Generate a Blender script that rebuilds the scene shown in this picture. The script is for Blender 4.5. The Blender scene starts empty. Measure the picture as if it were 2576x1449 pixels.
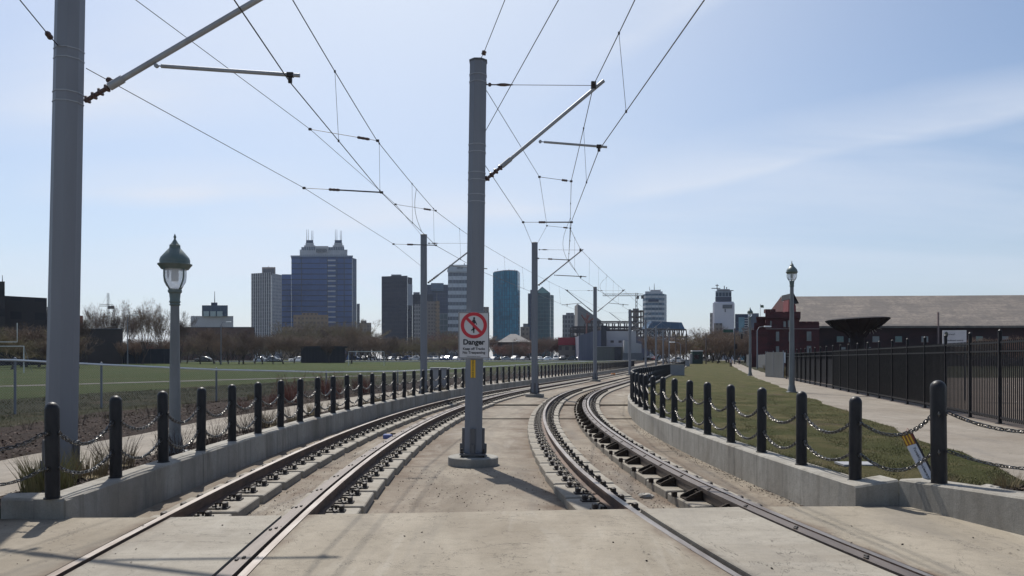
import bpy, math, random
from mathutils import Vector, Matrix, Quaternion
R = math.radians
random.seed(7)
SC = bpy.context.scene
COL = SC.collection
F = 1946.0; HOR = 903.0; CX = 1288.0; EYE = 1.7     # photo measured on a 2576 px wide copy

def at(x, y, D):
    return Vector(((x-CX)/F*D, D, EYE-(y-HOR)/F*D))
def gnd(x, y, z=0.0):
    return at(x, y, (EYE-z)*F/(y-HOR))

# ------------------------------------------------------------------ mesh builder
class MB:
    def __init__(s):
        s.v = []; s.f = []; s.m = []
    def add(s, vs, fs, mi=0):
        o = len(s.v); s.v += [tuple(p) for p in vs]
        s.f += [tuple(i+o for i in f) for f in fs]; s.m += [mi]*len(fs)
    def quad(s, a, b, c, d, mi=0): s.add([a, b, c, d], [(0, 1, 2, 3)], mi)
    def box(s, c, d, rz=0.0, mi=0, rot=None):
        x, y, z = d[0]/2, d[1]/2, d[2]/2
        P = [Vector((i*x, j*y, k*z)) for k in (-1, 1) for j in (-1, 1) for i in (-1, 1)]
        q = rot if rot is not None else Matrix.Rotation(rz, 3, 'Z')
        P = [q @ p + Vector(c) for p in P]
        s.add(P, [(0,2,3,1), (4,5,7,6), (0,1,5,4), (2,6,7,3), (0,4,6,2), (1,3,7,5)], mi)
    def bbox(s, c, d, b=0.01, rz=0.0, mi=0):            # box with chamfered top and vertical edges
        x, y, z = d[0]/2, d[1]/2, d[2]/2
        q = Matrix.Rotation(rz, 3, 'Z')
        def ring(xx, yy, zz):
            bb = b
            return [(-xx+bb,-yy,zz),(xx-bb,-yy,zz),(xx,-yy+bb,zz),(xx,yy-bb,zz),(xx-bb,yy,zz),(-xx+bb,yy,zz),(-xx,yy-bb,zz),(-xx,-yy+bb,zz)]
        P = ring(x, y, -z)+ring(x, y, z-b)+ring(x-b, y-b, z)
        P = [q @ Vector(p) + Vector(c) for p in P]
        fs = [tuple(range(16, 24)), tuple(range(7, -1, -1))]
        for k in (0, 8):
            for i in range(8):
                j = (i+1) % 8
                fs.append((k+i, k+j, k+8+j, k+8+i))
        s.add(P, fs, mi)
    def prism(s, pts, z0, z1, mi=0, mtop=None):
        n = len(pts)
        ar = sum(pts[i][0]*pts[(i+1) % n][1]-pts[(i+1) % n][0]*pts[i][1] for i in range(n))
        if ar < 0: pts = pts[::-1]
        P = [(p[0], p[1], z0) for p in pts]+[(p[0], p[1], z1) for p in pts]
        s.add(P, [(i, (i+1) % n, n+(i+1) % n, n+i) for i in range(n)]+[tuple(range(n-1, -1, -1))], mi)
        s.add(P[n:], [tuple(range(n))], mi if mtop is None else mtop)
    def prism_y(s, pts, y0, y1, mi=0):                    # outline in XZ, thickness along Y
        n = len(pts)
        P = [(p[0], y0, p[1]) for p in pts]+[(p[0], y1, p[1]) for p in pts]
        s.add(P, [(i, (i+1) % n, n+(i+1) % n, n+i) for i in range(n)]+[tuple(range(n-1, -1, -1)), tuple(range(n, 2*n))], mi)
    def tube(s, pts, r, n=6, mi=0, cap=True):
        pts = [Vector(p) for p in pts]
        if len(pts) < 2: return
        rs = r if isinstance(r, (list, tuple)) else [r]*len(pts)
        o = len(s.v); up = None
        for i, p in enumerate(pts):
            t = (pts[min(i+1, len(pts)-1)]-pts[max(i-1, 0)])
            if t.length < 1e-9: t = Vector((0, 0, 1))
            t.normalize()
            if up is None:
                a = Vector((0, 0, 1)) if abs(t.z) < .9 else Vector((1, 0, 0))
                u = t.cross(a).normalized()
            else:
                u = (up - t*up.dot(t))
                u = u.normalized() if u.length > 1e-6 else t.orthogonal().normalized()
            up = u; w = t.cross(u)
            for k in range(n):
                an = 2*math.pi*k/n
                s.v.append(tuple(p+(u*math.cos(an)+w*math.sin(an))*rs[i]))
        m = len(pts)
        for i in range(m-1):
            for k in range(n):
                a = o+i*n+k; b = o+i*n+(k+1) % n
                s.f.append((a, b, b+n, a+n)); s.m.append(mi)
        if cap:
            s.f.append(tuple(o+k for k in range(n-1, -1, -1))); s.m.append(mi)
            s.f.append(tuple(o+(m-1)*n+k for k in range(n))); s.m.append(mi)
    def lathe(s, prof, n=16, c=(0, 0, 0), mi=0, axis=None, rot0=0.0):
        c = Vector(c)
        q = Quaternion() if axis is None else Vector((0, 0, 1)).rotation_difference(Vector(axis).normalized())
        o = len(s.v)
        for (r, z) in prof:
            for k in range(n):
                a = 2*math.pi*k/n+rot0
                s.v.append(tuple(c+q @ Vector((r*math.cos(a), r*math.sin(a), z))))
        for i in range(len(prof)-1):
            for k in range(n):
                a = o+i*n+k; b = o+i*n+(k+1) % n
                s.f.append((a, b, b+n, a+n)); s.m.append(mi)
        s.f.append(tuple(o+k for k in range(n-1, -1, -1))); s.m.append(mi)
        e = o+(len(prof)-1)*n
        s.f.append(tuple(e+k for k in range(n))); s.m.append(mi)
    def mesh(s, name, mats, smooth=None):
        me = bpy.data.meshes.new(name)
        me.from_pydata(s.v, [], s.f)
        for m in (mats if isinstance(mats, (list, tuple)) else [mats]): me.materials.append(m)
        me.polygons.foreach_set('material_index', s.m)
        if smooth is not None:
            me.polygons.foreach_set('use_smooth', [True]*len(me.polygons))
            me.set_sharp_from_angle(angle=R(smooth))
        me.update()
        return me
    def build(s, name, mats, parent=None, smooth=None, loc=None):
        o = bpy.data.objects.new(name, s.mesh(name, mats, smooth)); COL.objects.link(o)
        if parent is not None: o.parent = parent
        if loc is not None: o.location = loc
        return o

def tag(o, label, cat, group=None):
    o['label'] = label; o['category'] = cat
    if group: o['group'] = group
    return o
def struct(o, kind='structure'):
    o['kind'] = kind; return o
def thing(name, label, cat, loc=(0, 0, 0), rz=0.0, group=None):
    o = bpy.data.objects.new(name, None); COL.objects.link(o)
    o.location = loc; o.rotation_euler = (0, 0, rz); o.empty_display_size = .2
    return tag(o, label, cat, group)
def put(name, me, parent=None, loc=(0, 0, 0), rot=(0, 0, 0), sc=(1, 1, 1)):
    o = bpy.data.objects.new(name, me); COL.objects.link(o)
    o.location = loc; o.rotation_euler = rot; o.scale = sc
    if parent is not None: o.parent = parent
    return o
def dup(src, loc, rz=0.0, sc=None, label=None, group=None):
    def cp(o, par):
        c = o.copy(); COL.objects.link(c)
        c.parent = par
        for ch in o.children: cp(ch, c)
        return c
    r = cp(src, None); r.location = loc; r.rotation_euler = (0, 0, rz)
    if sc is not None: r.scale = (sc, sc, sc) if not isinstance(sc, (tuple, list)) else sc
    if label: r['label'] = label
    if group: r['group'] = group
    return r

# ------------------------------------------------------------------ materials
def new_mat(name):
    m = bpy.data.materials.new(name); m.use_nodes = True
    nt = m.node_tree
    return m, nt, nt.nodes['Principled BSDF']
def N(nt, typ, **kw):
    n = nt.nodes.new(typ)
    for k, v in kw.items(): setattr(n, k, v)
    return n
def sock(nt, inp, v):
    if isinstance(v, bpy.types.NodeSocket): nt.links.new(v, inp)
    else: inp.default_value = v
def math_(nt, op, a, b=0.0, c=0.0, clamp=False):
    n = N(nt, 'ShaderNodeMath', operation=op, use_clamp=clamp)
    sock(nt, n.inputs[0], a); sock(nt, n.inputs[1], b); sock(nt, n.inputs[2], c)
    return n.outputs[0]
def mixc(nt, f, a, b, typ='MIX'):
    n = N(nt, 'ShaderNodeMix', data_type='RGBA', blend_type=typ)
    sock(nt, n.inputs[0], f)
    sock(nt, n.inputs[6], a if isinstance(a, bpy.types.NodeSocket) else (*a[:3], 1))
    sock(nt, n.inputs[7], b if isinstance(b, bpy.types.NodeSocket) else (*b[:3], 1))
    return n.outputs[2]
def coords(nt, scale=(1, 1, 1), rot=(0, 0, 0), which='Object'):
    tc = N(nt, 'ShaderNodeTexCoord'); mp = N(nt, 'ShaderNodeMapping')
    mp.inputs['Scale'].default_value = scale; mp.inputs['Rotation'].default_value = rot
    nt.links.new(tc.outputs[which], mp.inputs[0]); return mp.outputs[0]
def noise(nt, vec, sc, det=4.0, rough=.55, dist=0.0):
    n = N(nt, 'ShaderNodeTexNoise')
    n.inputs['Scale'].default_value = sc; n.inputs['Detail'].default_value = det
    n.inputs['Roughness'].default_value = rough; n.inputs['Distortion'].default_value = dist
    nt.links.new(vec, n.inputs['Vector']); return n.outputs['Fac']
def ramp(nt, v, a, b, lo=0.0, hi=1.0):
    n = N(nt, 'ShaderNodeMapRange', clamp=True)
    sock(nt, n.inputs[0], v); n.inputs[1].default_value = a; n.inputs[2].default_value = b
    n.inputs[3].default_value = lo; n.inputs[4].default_value = hi
    return n.outputs[0]
def bumpn(nt, bs, h, st, dist=.02):
    b = N(nt, 'ShaderNodeBump'); b.inputs['Strength'].default_value = st; b.inputs['Distance'].default_value = dist
    nt.links.new(h, b.inputs['Height']); nt.links.new(b.outputs[0], bs.inputs['Normal'])
def M(name, c, r=.7, metal=0.0, c2=None, ns=3.0, st=(1, 1, 1), bump=0.0, bs=30.0, fine=None, spec=None):
    m, nt, b = new_mat(name)
    b.inputs['Roughness'].default_value = r; b.inputs['Metallic'].default_value = metal
    if spec is not None: b.inputs['Specular IOR Level'].default_value = spec
    if c2 is None: c2 = tuple(min(1, x*.78) for x in c)
    v = coords(nt, st)
    f = ramp(nt, noise(nt, v, ns, 5), .35, .68)
    col = mixc(nt, f, c, c2)
    if fine:
        f2 = ramp(nt, noise(nt, v, fine, 3, .7), .4, .65)
        col = mixc(nt, f2, col, mixc(nt, .35, col, (0, 0, 0)))
    nt.links.new(col, b.inputs['Base Color'])
    if bump: bumpn(nt, b, noise(nt, v, bs, 4), bump)
    return m

def rail_dist(nt):
    """distance in metres from the nearest of the four rails (tracks are parabolic arcs in plan)"""
    tc = N(nt, 'ShaderNodeTexCoord'); p = N(nt, 'ShaderNodeSeparateXYZ'); nt.links.new(tc.outputs['Object'], p.inputs[0]); out = None
    for c0, y0, k in ((-3.2, 15, 240), (1.61, 18.5, 230)):
        dy = math_(nt, 'SUBTRACT', p.outputs[1], y0)
        cx = math_(nt, 'ADD', math_(nt, 'DIVIDE', math_(nt, 'MULTIPLY', dy, dy), k), c0)
        if k == 230:
            q = math_(nt, 'MAXIMUM', math_(nt, 'SUBTRACT', 13.0, p.outputs[1]), 0.0); cx = math_(nt, 'ADD', cx, math_(nt, 'MULTIPLY', math_(nt, 'MULTIPLY', q, q), .005))
        d = math_(nt, 'ABSOLUTE', math_(nt, 'SUBTRACT', math_(nt, 'ABSOLUTE', math_(nt, 'SUBTRACT', p.outputs[0], cx)), .747))
        out = d if out is None else math_(nt, 'MINIMUM', out, d)
    return out
def concrete(name, c, c2, stain=(.16, .12, .085), amt=.6, streak=(1, 1, 1), pits=True, big=.35, rough=.85, rust=0.0, drip=0.0):
    m, nt, b = new_mat(name)
    v = coords(nt); vs = coords(nt, streak)
    col = mixc(nt, ramp(nt, noise(nt, vs, 1.1, 6, .6, .4), .36, .64), c, c2)
    col = mixc(nt, math_(nt, 'MULTIPLY', ramp(nt, noise(nt, vs, big, 6, .62, .8), .5, .7), amt), col, stain)
    col = mixc(nt, math_(nt, 'MULTIPLY', ramp(nt, noise(nt, v, 7.0, 8, .75), .45, .72), .38), col, tuple(x*.55 for x in c2))
    col = mixc(nt, math_(nt, 'MULTIPLY', ramp(nt, noise(nt, v, 70.0, 3, .7), .44, .66), .32), col, tuple(x*.5 for x in c2))
    if rust:
        rd = math_(nt, 'ADD', rail_dist(nt), math_(nt, 'MULTIPLY', math_(nt, 'SUBTRACT', noise(nt, v, 1.7, 6, .65, .5), .5), rust*2.2))
        col = mixc(nt, math_(nt, 'MULTIPLY', ramp(nt, rd, rust*.15, rust, .8, 0), ramp(nt, noise(nt, v, .8, 4), .26, .54)), col, (.088, .054, .034))
    if drip:
        vd = coords(nt, (2.2, 2.2, .22))
        col = mixc(nt, math_(nt, 'MULTIPLY', ramp(nt, noise(nt, vd, 2.2, 5, .65), .5, .72), drip), col, (.085, .075, .065))
    if pits:
        vo = N(nt, 'ShaderNodeTexVoronoi'); vo.inputs['Scale'].default_value = 5.5
        nt.links.new(v, vo.inputs['Vector'])
        sp = math_(nt, 'LESS_THAN', math_(nt, 'ADD', vo.outputs['Distance'], math_(nt, 'MULTIPLY', noise(nt, v, 40, 2), .05)), .085)
        keep = math_(nt, 'GREATER_THAN', noise(nt, v, 1.3, 2), .60)
        col = mixc(nt, math_(nt, 'MULTIPLY', math_(nt, 'MULTIPLY', sp, keep), .5), col, (.075, .058, .045))
        cr = noise(nt, v, .9, 7, .6, .6)                       # hairline cracks
        line = math_(nt, 'LESS_THAN', math_(nt, 'ABSOLUTE', math_(nt, 'SUBTRACT', cr, .5)), .0016)
        col = mixc(nt, math_(nt, 'MULTIPLY', line, .55), col, (.05, .04, .035))
        vm = coords(nt, (.55, .09, 1), (0, 0, R(-24)))        # dark scuffs left by wheels and boots, pale washed patches beside them
        nm = noise(nt, vm, 2.6, 6, .6, .7)
        col = mixc(nt, ramp(nt, nm, .54, .72, 0, .42), col, (.105, .10, .095))
        col = mixc(nt, ramp(nt, nm, .42, .28, 0, .3), col, (.44, .425, .385))
        v2 = coords(nt, (1, 1, 1), (0, 0, .7)); c3 = noise(nt, v2, .42, 8, .62, .9)
        col = mixc(nt, math_(nt, 'MULTIPLY', math_(nt, 'LESS_THAN', math_(nt, 'ABSOLUTE', math_(nt, 'SUBTRACT', c3, .52)), .0012), .7), col, (.045, .038, .03))
    nt.links.new(col, b.inputs['Base Color']); b.inputs['Roughness'].default_value = rough
    b.inputs['Specular IOR Level'].default_value = .25
    h = math_(nt, 'ADD', noise(nt, v, 90.0, 4, .7), math_(nt, 'MULTIPLY', noise(nt, v, 9.0, 4), 1.4))
    bumpn(nt, b, h, .35, .012)
    return m

def facade(name, glass, band, fh=4.0, bf=.3, mw=3.0, mf=.12, rg=.25, var=.35, mull=None, metal=0.0):
    m, nt, b = new_mat(name)
    tc = N(nt, 'ShaderNodeTexCoord'); ge = N(nt, 'ShaderNodeNewGeometry')
    p = N(nt, 'ShaderNodeSeparateXYZ'); nt.links.new(tc.outputs['Object'], p.inputs[0])
    n = N(nt, 'ShaderNodeSeparateXYZ'); nt.links.new(ge.outputs['True Normal'], n.inputs[0])
    u = math_(nt, 'SUBTRACT', math_(nt, 'MULTIPLY', p.outputs[1], n.outputs[0]), math_(nt, 'MULTIPLY', p.outputs[0], n.outputs[1]))
    uc = math_(nt, 'DIVIDE', u, mw); zc = math_(nt, 'DIVIDE', p.outputs[2], fh)
    fu = math_(nt, 'FRACT', uc); fz = math_(nt, 'FRACT', zc)
    ismul = math_(nt, 'LESS_THAN', fu, mf); isband = math_(nt, 'LESS_THAN', fz, bf)
    cb = N(nt, 'ShaderNodeCombineXYZ'); nt.links.new(math_(nt, 'FLOOR', uc), cb.inputs[0]); nt.links.new(math_(nt, 'FLOOR', zc), cb.inputs[1])
    wn = N(nt, 'ShaderNodeTexWhiteNoise', noise_dimensions='2D'); nt.links.new(cb.outputs[0], wn.inputs['Vector'])
    g = mixc(nt, math_(nt, 'MULTIPLY', wn.outputs['Value'], var), glass, tuple(x*.25 for x in glass))
    vv = coords(nt)
    g = mixc(nt, ramp(nt, noise(nt, vv, .035, 3), .35, .7, 0, .5), g, tuple(min(1, x*1.5+.01) for x in glass))
    col = mixc(nt, isband, g, band)
    col = mixc(nt, ismul, col, mull if mull else band)
    col = mixc(nt, ramp(nt, noise(nt, vv, .3, 4), .4, .7, 0, .25), col, (.05, .05, .05))
    nt.links.new(col, b.inputs['Base Color'])
    solid = math_(nt, 'MAXIMUM', ismul, isband)
    nt.links.new(ramp(nt, solid, 0, 1, rg, .7), b.inputs['Roughness'])
    b.inputs['Metallic'].default_value = metal; b.inputs['Specular IOR Level'].default_value = .13
    return m

CONC_PANEL = concrete('crossing concrete', (.322, .284, .226), (.248, .216, .168), (.15, .118, .082), .75, (1.0, .45, 1), rust=.16)
CONC_PANEL2 = concrete('crossing concrete pale', (.335, .308, .26), (.26, .235, .195), (.16, .128, .092), .7, (.5, 1.2, 1), rust=.16)
CONC_DECK = concrete('track bed concrete', (.275, .238, .188), (.205, .174, .135), (.095, .068, .046), .85, (1.3, .5, 1), rust=1.25)
CONC_PLINTH = concrete('plinth concrete', (.335, .31, .265), (.25, .225, .187), (.12, .09, .062), .65, (1, 1, 1), False, 1.2, rust=.38)
CONC_WALL = concrete('wall concrete', (.365, .348, .312), (.262, .247, .218), (.15, .126, .095), .7, (1, 1, .35), False, .6, drip=.5)
CONC_PATH = concrete('path concrete', (.265, .235, .198), (.215, .188, .155), (.15, .12, .09), .7, (1, 1, 1), True, .3)
CONC_BASE = concrete('pedestal concrete', (.31, .30, .275), (.24, .23, .205), (.17, .14, .11), .5, (1, 1, 1), False, 1.5)

STEEL = M('polished rail steel', (.27, .245, .225), .42, .75, (.16, .13, .11), 9, (1, .12, 1))
RUST = M('rusted rail steel', (.12, .070, .048), .75, .1, (.052, .034, .026), 12, (1, .3, 1), .3, 60)
GUARD = M('brown guard rail steel', (.125, .100, .084), .5, .3, (.08, .062, .052), 8, (1, .1, 1), .2, 60)
BLACKIRON = M('black iron', (.016, .013, .013), .6, .1, (.042, .030, .023), 14, (1, 1, 1), .3, 90)
BRACKET = M('dark bracket steel', (.020, .016, .014), .75, .0, (.055, .040, .030), 10, (1, 1, 1), .3, 60, None, .12)
BOLLARD = M('black bollard paint', (.008, .008, .011), .42, 0.0, (.024, .023, .025), 9, (1, 1, .4), .2, 120, None, .3)
CHAIN = M('dark galvanised chain', (.16, .155, .15), .33, .9, (.06, .055, .05), 40)
GALV = M('galvanised steel', (.205, .215, .24), .55, .25, (.165, .172, .193), 1.6, (1.2, 1.2, .16), .06, 50)
GALV_L = M('pale galvanised tube', (.34, .355, .38), .5, .2, (.25, .26, .28), 5, (1, 1, .3))
GALV_D = M('dark galvanised steel', (.10, .102, .112), .5, .4, (.11, .11, .115), 6, (1, 1, .4), .1, 50)
WIRE = M('weathered copper wire', (.055, .05, .05), .45, .6, (.09, .07, .06), 4)
INSUL = M('brown insulator', (.06, .038, .034), .35, 0, (.09, .05, .045), 20)
LAMPGREEN = M('dark green lamp paint', (.10, .14, .132), .45, .05, (.135, .165, .155), 9, (1, 1, .5), .15, 60)
LAMPGREY = M('grey lamp post paint', (.20, .21, .215), .55, .05, (.14, .148, .152), 4, (1, 1, .3), .1, 40)
WHITE = M('white painted metal', (.75, .75, .74), .5, 0, (.62, .62, .60), 3)
SIGNWHITE = M('sign white', (.62, .60, .60), .45, 0, (.54, .525, .525), 3)
SIGNBLACK = M('sign black', (.02, .02, .025), .5)
SIGNRED = M('sign red', (.55, .018, .035), .45, 0, (.48, .016, .03), 4)
YELLOW = M('yellow sticker', (.75, .45, .02), .5, 0, (.65, .36, .02), 20)
ORANGE = M('orange paint', (.65, .22, .03), .5)
BLUEBOX = M('blue painted box', (.12, .16, .38), .5)
FENCEBLK = M('black fence paint', (.008, .008, .011), .5, 0, (.018, .017, .019), 6, (1, 1, 1), 0, 30, None, .2)
def glassmat():
    m, nt, b = new_mat('lamp glass')
    b.inputs['Base Color'].default_value = (.86, .88, .9, 1); b.inputs['Roughness'].default_value = .12
    b.inputs['Transmission Weight'].default_value = .55; b.inputs['IOR'].default_value = 1.15
    return m
LGLASS = glassmat()
# ------------------------------------------------------------------ alignments
def XL(y):
    if y < 4: return XL(4)+(y-4)*(4-15)/120
    if y < 45: return -3.2+(y-15)**2/240
    return .55+(y-45)*.25
def XRW(y):                                     # alignment of the right wall
    if y < 4: return XRW(4)+(y-4)*(4-18.5)/115
    if y < 47: return 1.61+(y-18.5)**2/230
    return 1.61+28.5**2/230+(y-47)*.2478
def XR(y):
    if y < 5: return XR(5)+(y-5)*((5-18.5)/115-.08)
    if y < 13: return 1.61+(y-18.5)**2/230+.005*(13-y)**2
    if y < 47: return 1.61+(y-18.5)**2/230
    return 1.61+28.5**2/230+(y-47)*.2478
def slope(fn, y): return (fn(y+.05)-fn(y-.05))/.1
def off(fn, y, o, z=0.0):
    s = slope(fn, y); k = 1/math.sqrt(1+s*s)
    return Vector((fn(y)+o*k, y-o*s*k, z))
def sstep(t):
    t = max(0, min(1, t)); return t*t*(3-2*t)
def wall_r_off(y): return 2.02+1.0*sstep((y-20)/30)
def arc_samples(fn, o, y0, y1, step):
    """points every `step` metres along an offset of an alignment"""
    out = []; y = y0; p = off(fn, y, o if not callable(o) else o(y)); out.append((y, p)); acc = 0.0
    while y < y1:
        y += .02
        q = off(fn, y, o if not callable(o) else o(y))
        acc += (q-p).length; p = q
        if acc >= step:
            out.append((y, q)); acc -= step
    return out
def ys(a, b, d0=.6, grow=1.06, mx=8.0):
    o = [a]; d = d0
    while o[-1]+d < b:
        o.append(o[-1]+d); d = min(mx, d*grow)
    o.append(b); return o
DECK = -.28
def deckz(y): return -.28 if y < 25.4 else (-.25 if y < 32.2 else -.19)

# ------------------------------------------------------------------ ground
GROUND = M('dry open ground', (.10, .095, .05), .95, 0, (.14, .12, .075), .05)
def grassmat(name, a, b_, dry, amt, sc=.35, soil=None):
    m, nt, bs = new_mat(name)
    v = coords(nt)
    col = mixc(nt, ramp(nt, noise(nt, v, sc, 5, .6), .35, .65), a, b_)
    col = mixc(nt, math_(nt, 'MULTIPLY', ramp(nt, noise(nt, v, sc*2.3, 6, .65, .5), .48, .68), amt), col, dry)
    col = mixc(nt, ramp(nt, noise(nt, v, 28, 4, .8), .42, .62, 0, .55), col, tuple(x*.4 for x in a))
    if soil: col = mixc(nt, ramp(nt, noise(nt, v, sc*1.4, 6, .7, .6), .58, .66, 0, .85), col, soil)
    nt.links.new(col, bs.inputs['Base Color']); bs.inputs['Roughness'].default_value = .95
    bs.inputs['Specular IOR Level'].default_value = .1
    bumpn(nt, bs, noise(nt, v, 30, 5, .8), .9, .06)
    return m
LAWN = grassmat('spring lawn', (.054, .062, .018), (.075, .070, .026), (.15, .12, .06), .85, .3, (.085, .06, .042))
FIELD = grassmat('mown field', (.030, .052, .009), (.042, .056, .013), (.07, .062, .022), .65, .06)
ROUGH = grassmat('rough bank grass', (.024, .029, .013), (.036, .034, .018), (.065, .054, .03), .8, .22, (.07, .045, .032))
SOIL = M('dark planting soil', (.032, .020, .016), .95, 0, (.018, .012, .010), 2.2, (1, 1, 1), 1.0, 18, 12, .1)
DIRT = M('gravel lot', (.155, .115, .088), .95, 0, (.10, .078, .062), .4, (1, 1, 1), .6, 40, 50)
STRIP_DARK = M('dark field strip', (.05, .048, .046), .9, 0, (.075, .068, .06), .6, (1, 1, 1), .4, 60)

def strip(samples, fa, fb, name, mat_, nx=4, jitter=0.0):
    """ground sheet between two boundary curves; fa, fb give (x, y, z) for a sample"""
    mb = MB(); rows = []
    rnd = random.Random(hash(name) % 1000 if False else len(name))
    for y in samples:
        a = Vector(fa(y)); b = Vector(fb(y)); row = []
        for i in range(nx+1):
            p = a.lerp(b, i/nx)
            if jitter and 0 < i < nx: p = p+Vector((0, 0, rnd.uniform(-jitter, jitter)))
            row.append(len(mb.v)); mb.v.append(tuple(p))
        rows.append(row)
    for r0, r1 in zip(rows, rows[1:]):
        for i in range(nx):
            mb.f.append((r0[i], r0[i+1], r1[i+1], r1[i])); mb.m.append(0)
    return struct(mb.build(name, mat_, None, 60))

g = MB(); S = 2600
g.quad((-S, -60, -1.3), (S, -60, -1.3), (S, S, -1.3), (-S, S, -1.3))
struct(g.build('ground', GROUND))

def rise(y): return 1.0*sstep((y-90)/170)
# left of the tracks: planting strip, footpath, planting bed, rough bank, mown field
def lo(y): return 1.9+.17
def bl(o, z, wob=0.0, ph=0.0):
    def f(y):
        if y < 8.6:
            x = -6.12-(8.2-y)*1.09
            x -= (o-lo(y))
            return (x, y, z)
        p = off(XL, y, -(o+wob*math.sin(y*.9+ph)+wob*.6*math.sin(y*2.3+ph*2)))
        return (p.x, p.y, z+rise(p.y))
    return f
LY = [3.0, 5.0, 7.0, 8.0, 8.58]+ys(8.6, 420, .5, 1.035, 9)
strip(LY, bl(lo(0), .08), bl(2.95, .075, .05), 'planting_strip', SOIL, 4, .012)
strip(LY, bl(2.95, .075, .05), bl(4.95, .07, .06, 2), 'footpath', CONC_PATH, 3)
strip(LY, bl(4.95, .07, .06, 2), bl(8.6, .16, .25, 1), 'planting_bed', SOIL, 9, .05)
strip(LY, bl(8.6, .16, .25, 1), bl(17.5, .12, .4, 3), 'bank_grass', ROUGH, 10, .03)
def fl2(y):
    p = bl(17.5, .12, .4, 3)(y); return (-330-y*.2, p[1], p[2])
strip(LY, bl(17.5, .12, .4, 3), fl2, 'field', FIELD, 30, 0)
# plain dark strip laid across the field, and a pale road kerb at its far edge
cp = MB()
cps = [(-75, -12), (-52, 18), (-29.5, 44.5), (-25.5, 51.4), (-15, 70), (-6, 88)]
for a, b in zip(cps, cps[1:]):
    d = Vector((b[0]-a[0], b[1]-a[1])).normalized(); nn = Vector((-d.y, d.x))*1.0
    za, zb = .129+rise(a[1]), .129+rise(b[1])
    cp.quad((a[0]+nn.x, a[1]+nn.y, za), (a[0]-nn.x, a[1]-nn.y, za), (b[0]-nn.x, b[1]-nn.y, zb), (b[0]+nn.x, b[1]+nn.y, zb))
struct(cp.build('field_strip', STRIP_DARK))
rd = MB(); rd.box((-95, 212, 1.02), (230, 7, .25)); struct(rd.build('road', M('pale road', (.45, .44, .42), .9, 0, (.4, .39, .37), .2)))
lot = MB(); lot.prism([(-75, 268), (95, 268), (110, 330), (-75, 330)], .9, 1.13); struct(lot.build('parking_lot', M('car park asphalt', (.09, .09, .095), .9)))

# right of the tracks: lawn, footpath, gravel lot
def wr_back(y):
    if y < 9.1: return 4.78+(9.1-y)*.30
    return off(XRW, y, wall_r_off(y)+.30).x
def pl(y):
    w = 8.25+.25*(y-15.76)
    return w+.10*math.sin(y*1.1)+.05*math.sin(y*2.9)+(0 if y < 66 else .012*(y-66))
def fence_x(y): return 13.6+.232*(y-25.7)
def pr(y):
    if y < 64: return fence_x(y)-.12
    return max(pl(y)+2.3, fence_x(64)-.12+(y-64)*.12)
RY = ys(2.0, 420, .5, 1.035, 9)
def rz(y): return .10+rise(y)*.9
strip(RY, lambda y: (wr_back(y), y, .12+rise(y)), lambda y: (pl(y), y, .095+rise(y)), 'lawn', LAWN, 12, .02)
strip(RY, lambda y: (pl(y), y, .095+rise(y)), lambda y: (max(pr(y), pl(y)+1.6), y, .095+rise(y)), 'right_footpath', CONC_PATH, 3)
strip([y for y in RY if y < 66]+[66], lambda y: (max(pr(y), pl(y)+1.6), y, .095), lambda y: (330+y*.3, y, .08), 'gravel_lot', DIRT, 8)
strip([66]+[y for y in RY if y > 66], lambda y: (max(pr(y), pl(y)+1.6), y, .095+rise(y)), lambda y: (330+y*.3, y, .08+rise(y)), 'verge_grass', ROUGH, 14, .02)

strip(ys(4.0, 9.45, .3), lambda y: (max(wr_back(y), 5.0+max(0, y-9)*.6), y, .152), lambda y: (max(pl(y)-.25, 5.3), y, .14), 'corner_soil', SOIL, 5, .015)
# sunken track bed between the walls, in three levels with real steps
db = MB()
def dl(y): return off(XL, y, -1.85) if y > 8.1 else Vector((-5.6, y, 0))
def dr(y): return off(XRW, y, wall_r_off(y)+.1) if y > 9 else Vector((4.9, y, 0))
segs = [(2.0, 25.4, -.28), (25.4, 32.2, -.25), (32.2, 420, -.19)]
for (a, b, z) in segs:
    yy = ys(a, b, .5, 1.05, 5); rows = []
    for y in yy:
        p, q = dl(y), dr(y); row = []
        for i in range(9):
            row.append(len(db.v)); db.v.append((p.x+(q.x-p.x)*i/8, y, z+rise(y)))
        rows.append(row)
    for r0, r1 in zip(rows, rows[1:]):
        for i in range(8): db.f.append((r0[i], r0[i+1], r1[i+1], r1[i])); db.m.append(0)
    if b < 400:
        zn = -.25 if b < 30 else -.19
        db.quad((dl(b).x, b, z), (dr(b).x, b, z), (dr(b).x, b, zn), (dl(b).x, b, zn))
struct(db.build('track_bed', CONC_DECK))

# level crossing: flush concrete panels with flangeway gaps
def edge_y(x): return 8.10+max(0, min(1, (x+6)/10.5))*.95
HG = .747
def pan_strip(name, fa, fb, mat_):
    mb = MB(); n = 22
    for k in range(n):
        for sgn in (0,):
            y0 = -6; pts = []
        ta, tb = k/n, (k+1)/n
        pts = []
        for (fn, t) in ((fa, ta), (fb, ta), (fb, tb), (fa, tb)):
            x = fn(6)
            ye = edge_y(fn(8.4)); y = -6+(ye+6)*t
            pts.append(Vector((fn(y), y, 0)))
        mb.quad(*pts)
        a, b, c, d = pts; dn = Vector((0, 0, -.3))
        mb.quad(a+dn, a, d, d+dn); mb.quad(b, b+dn, c+dn, c)
        if k == n-1: mb.quad(d, c, c+dn, d+dn)
    return struct(mb.build(name, mat_))
def rl(fn, o): return lambda y: off(fn, y, o).x
pan_strip('crossing_panel', lambda y: -13.0, rl(XL, -HG-.05), CONC_PANEL)
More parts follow.
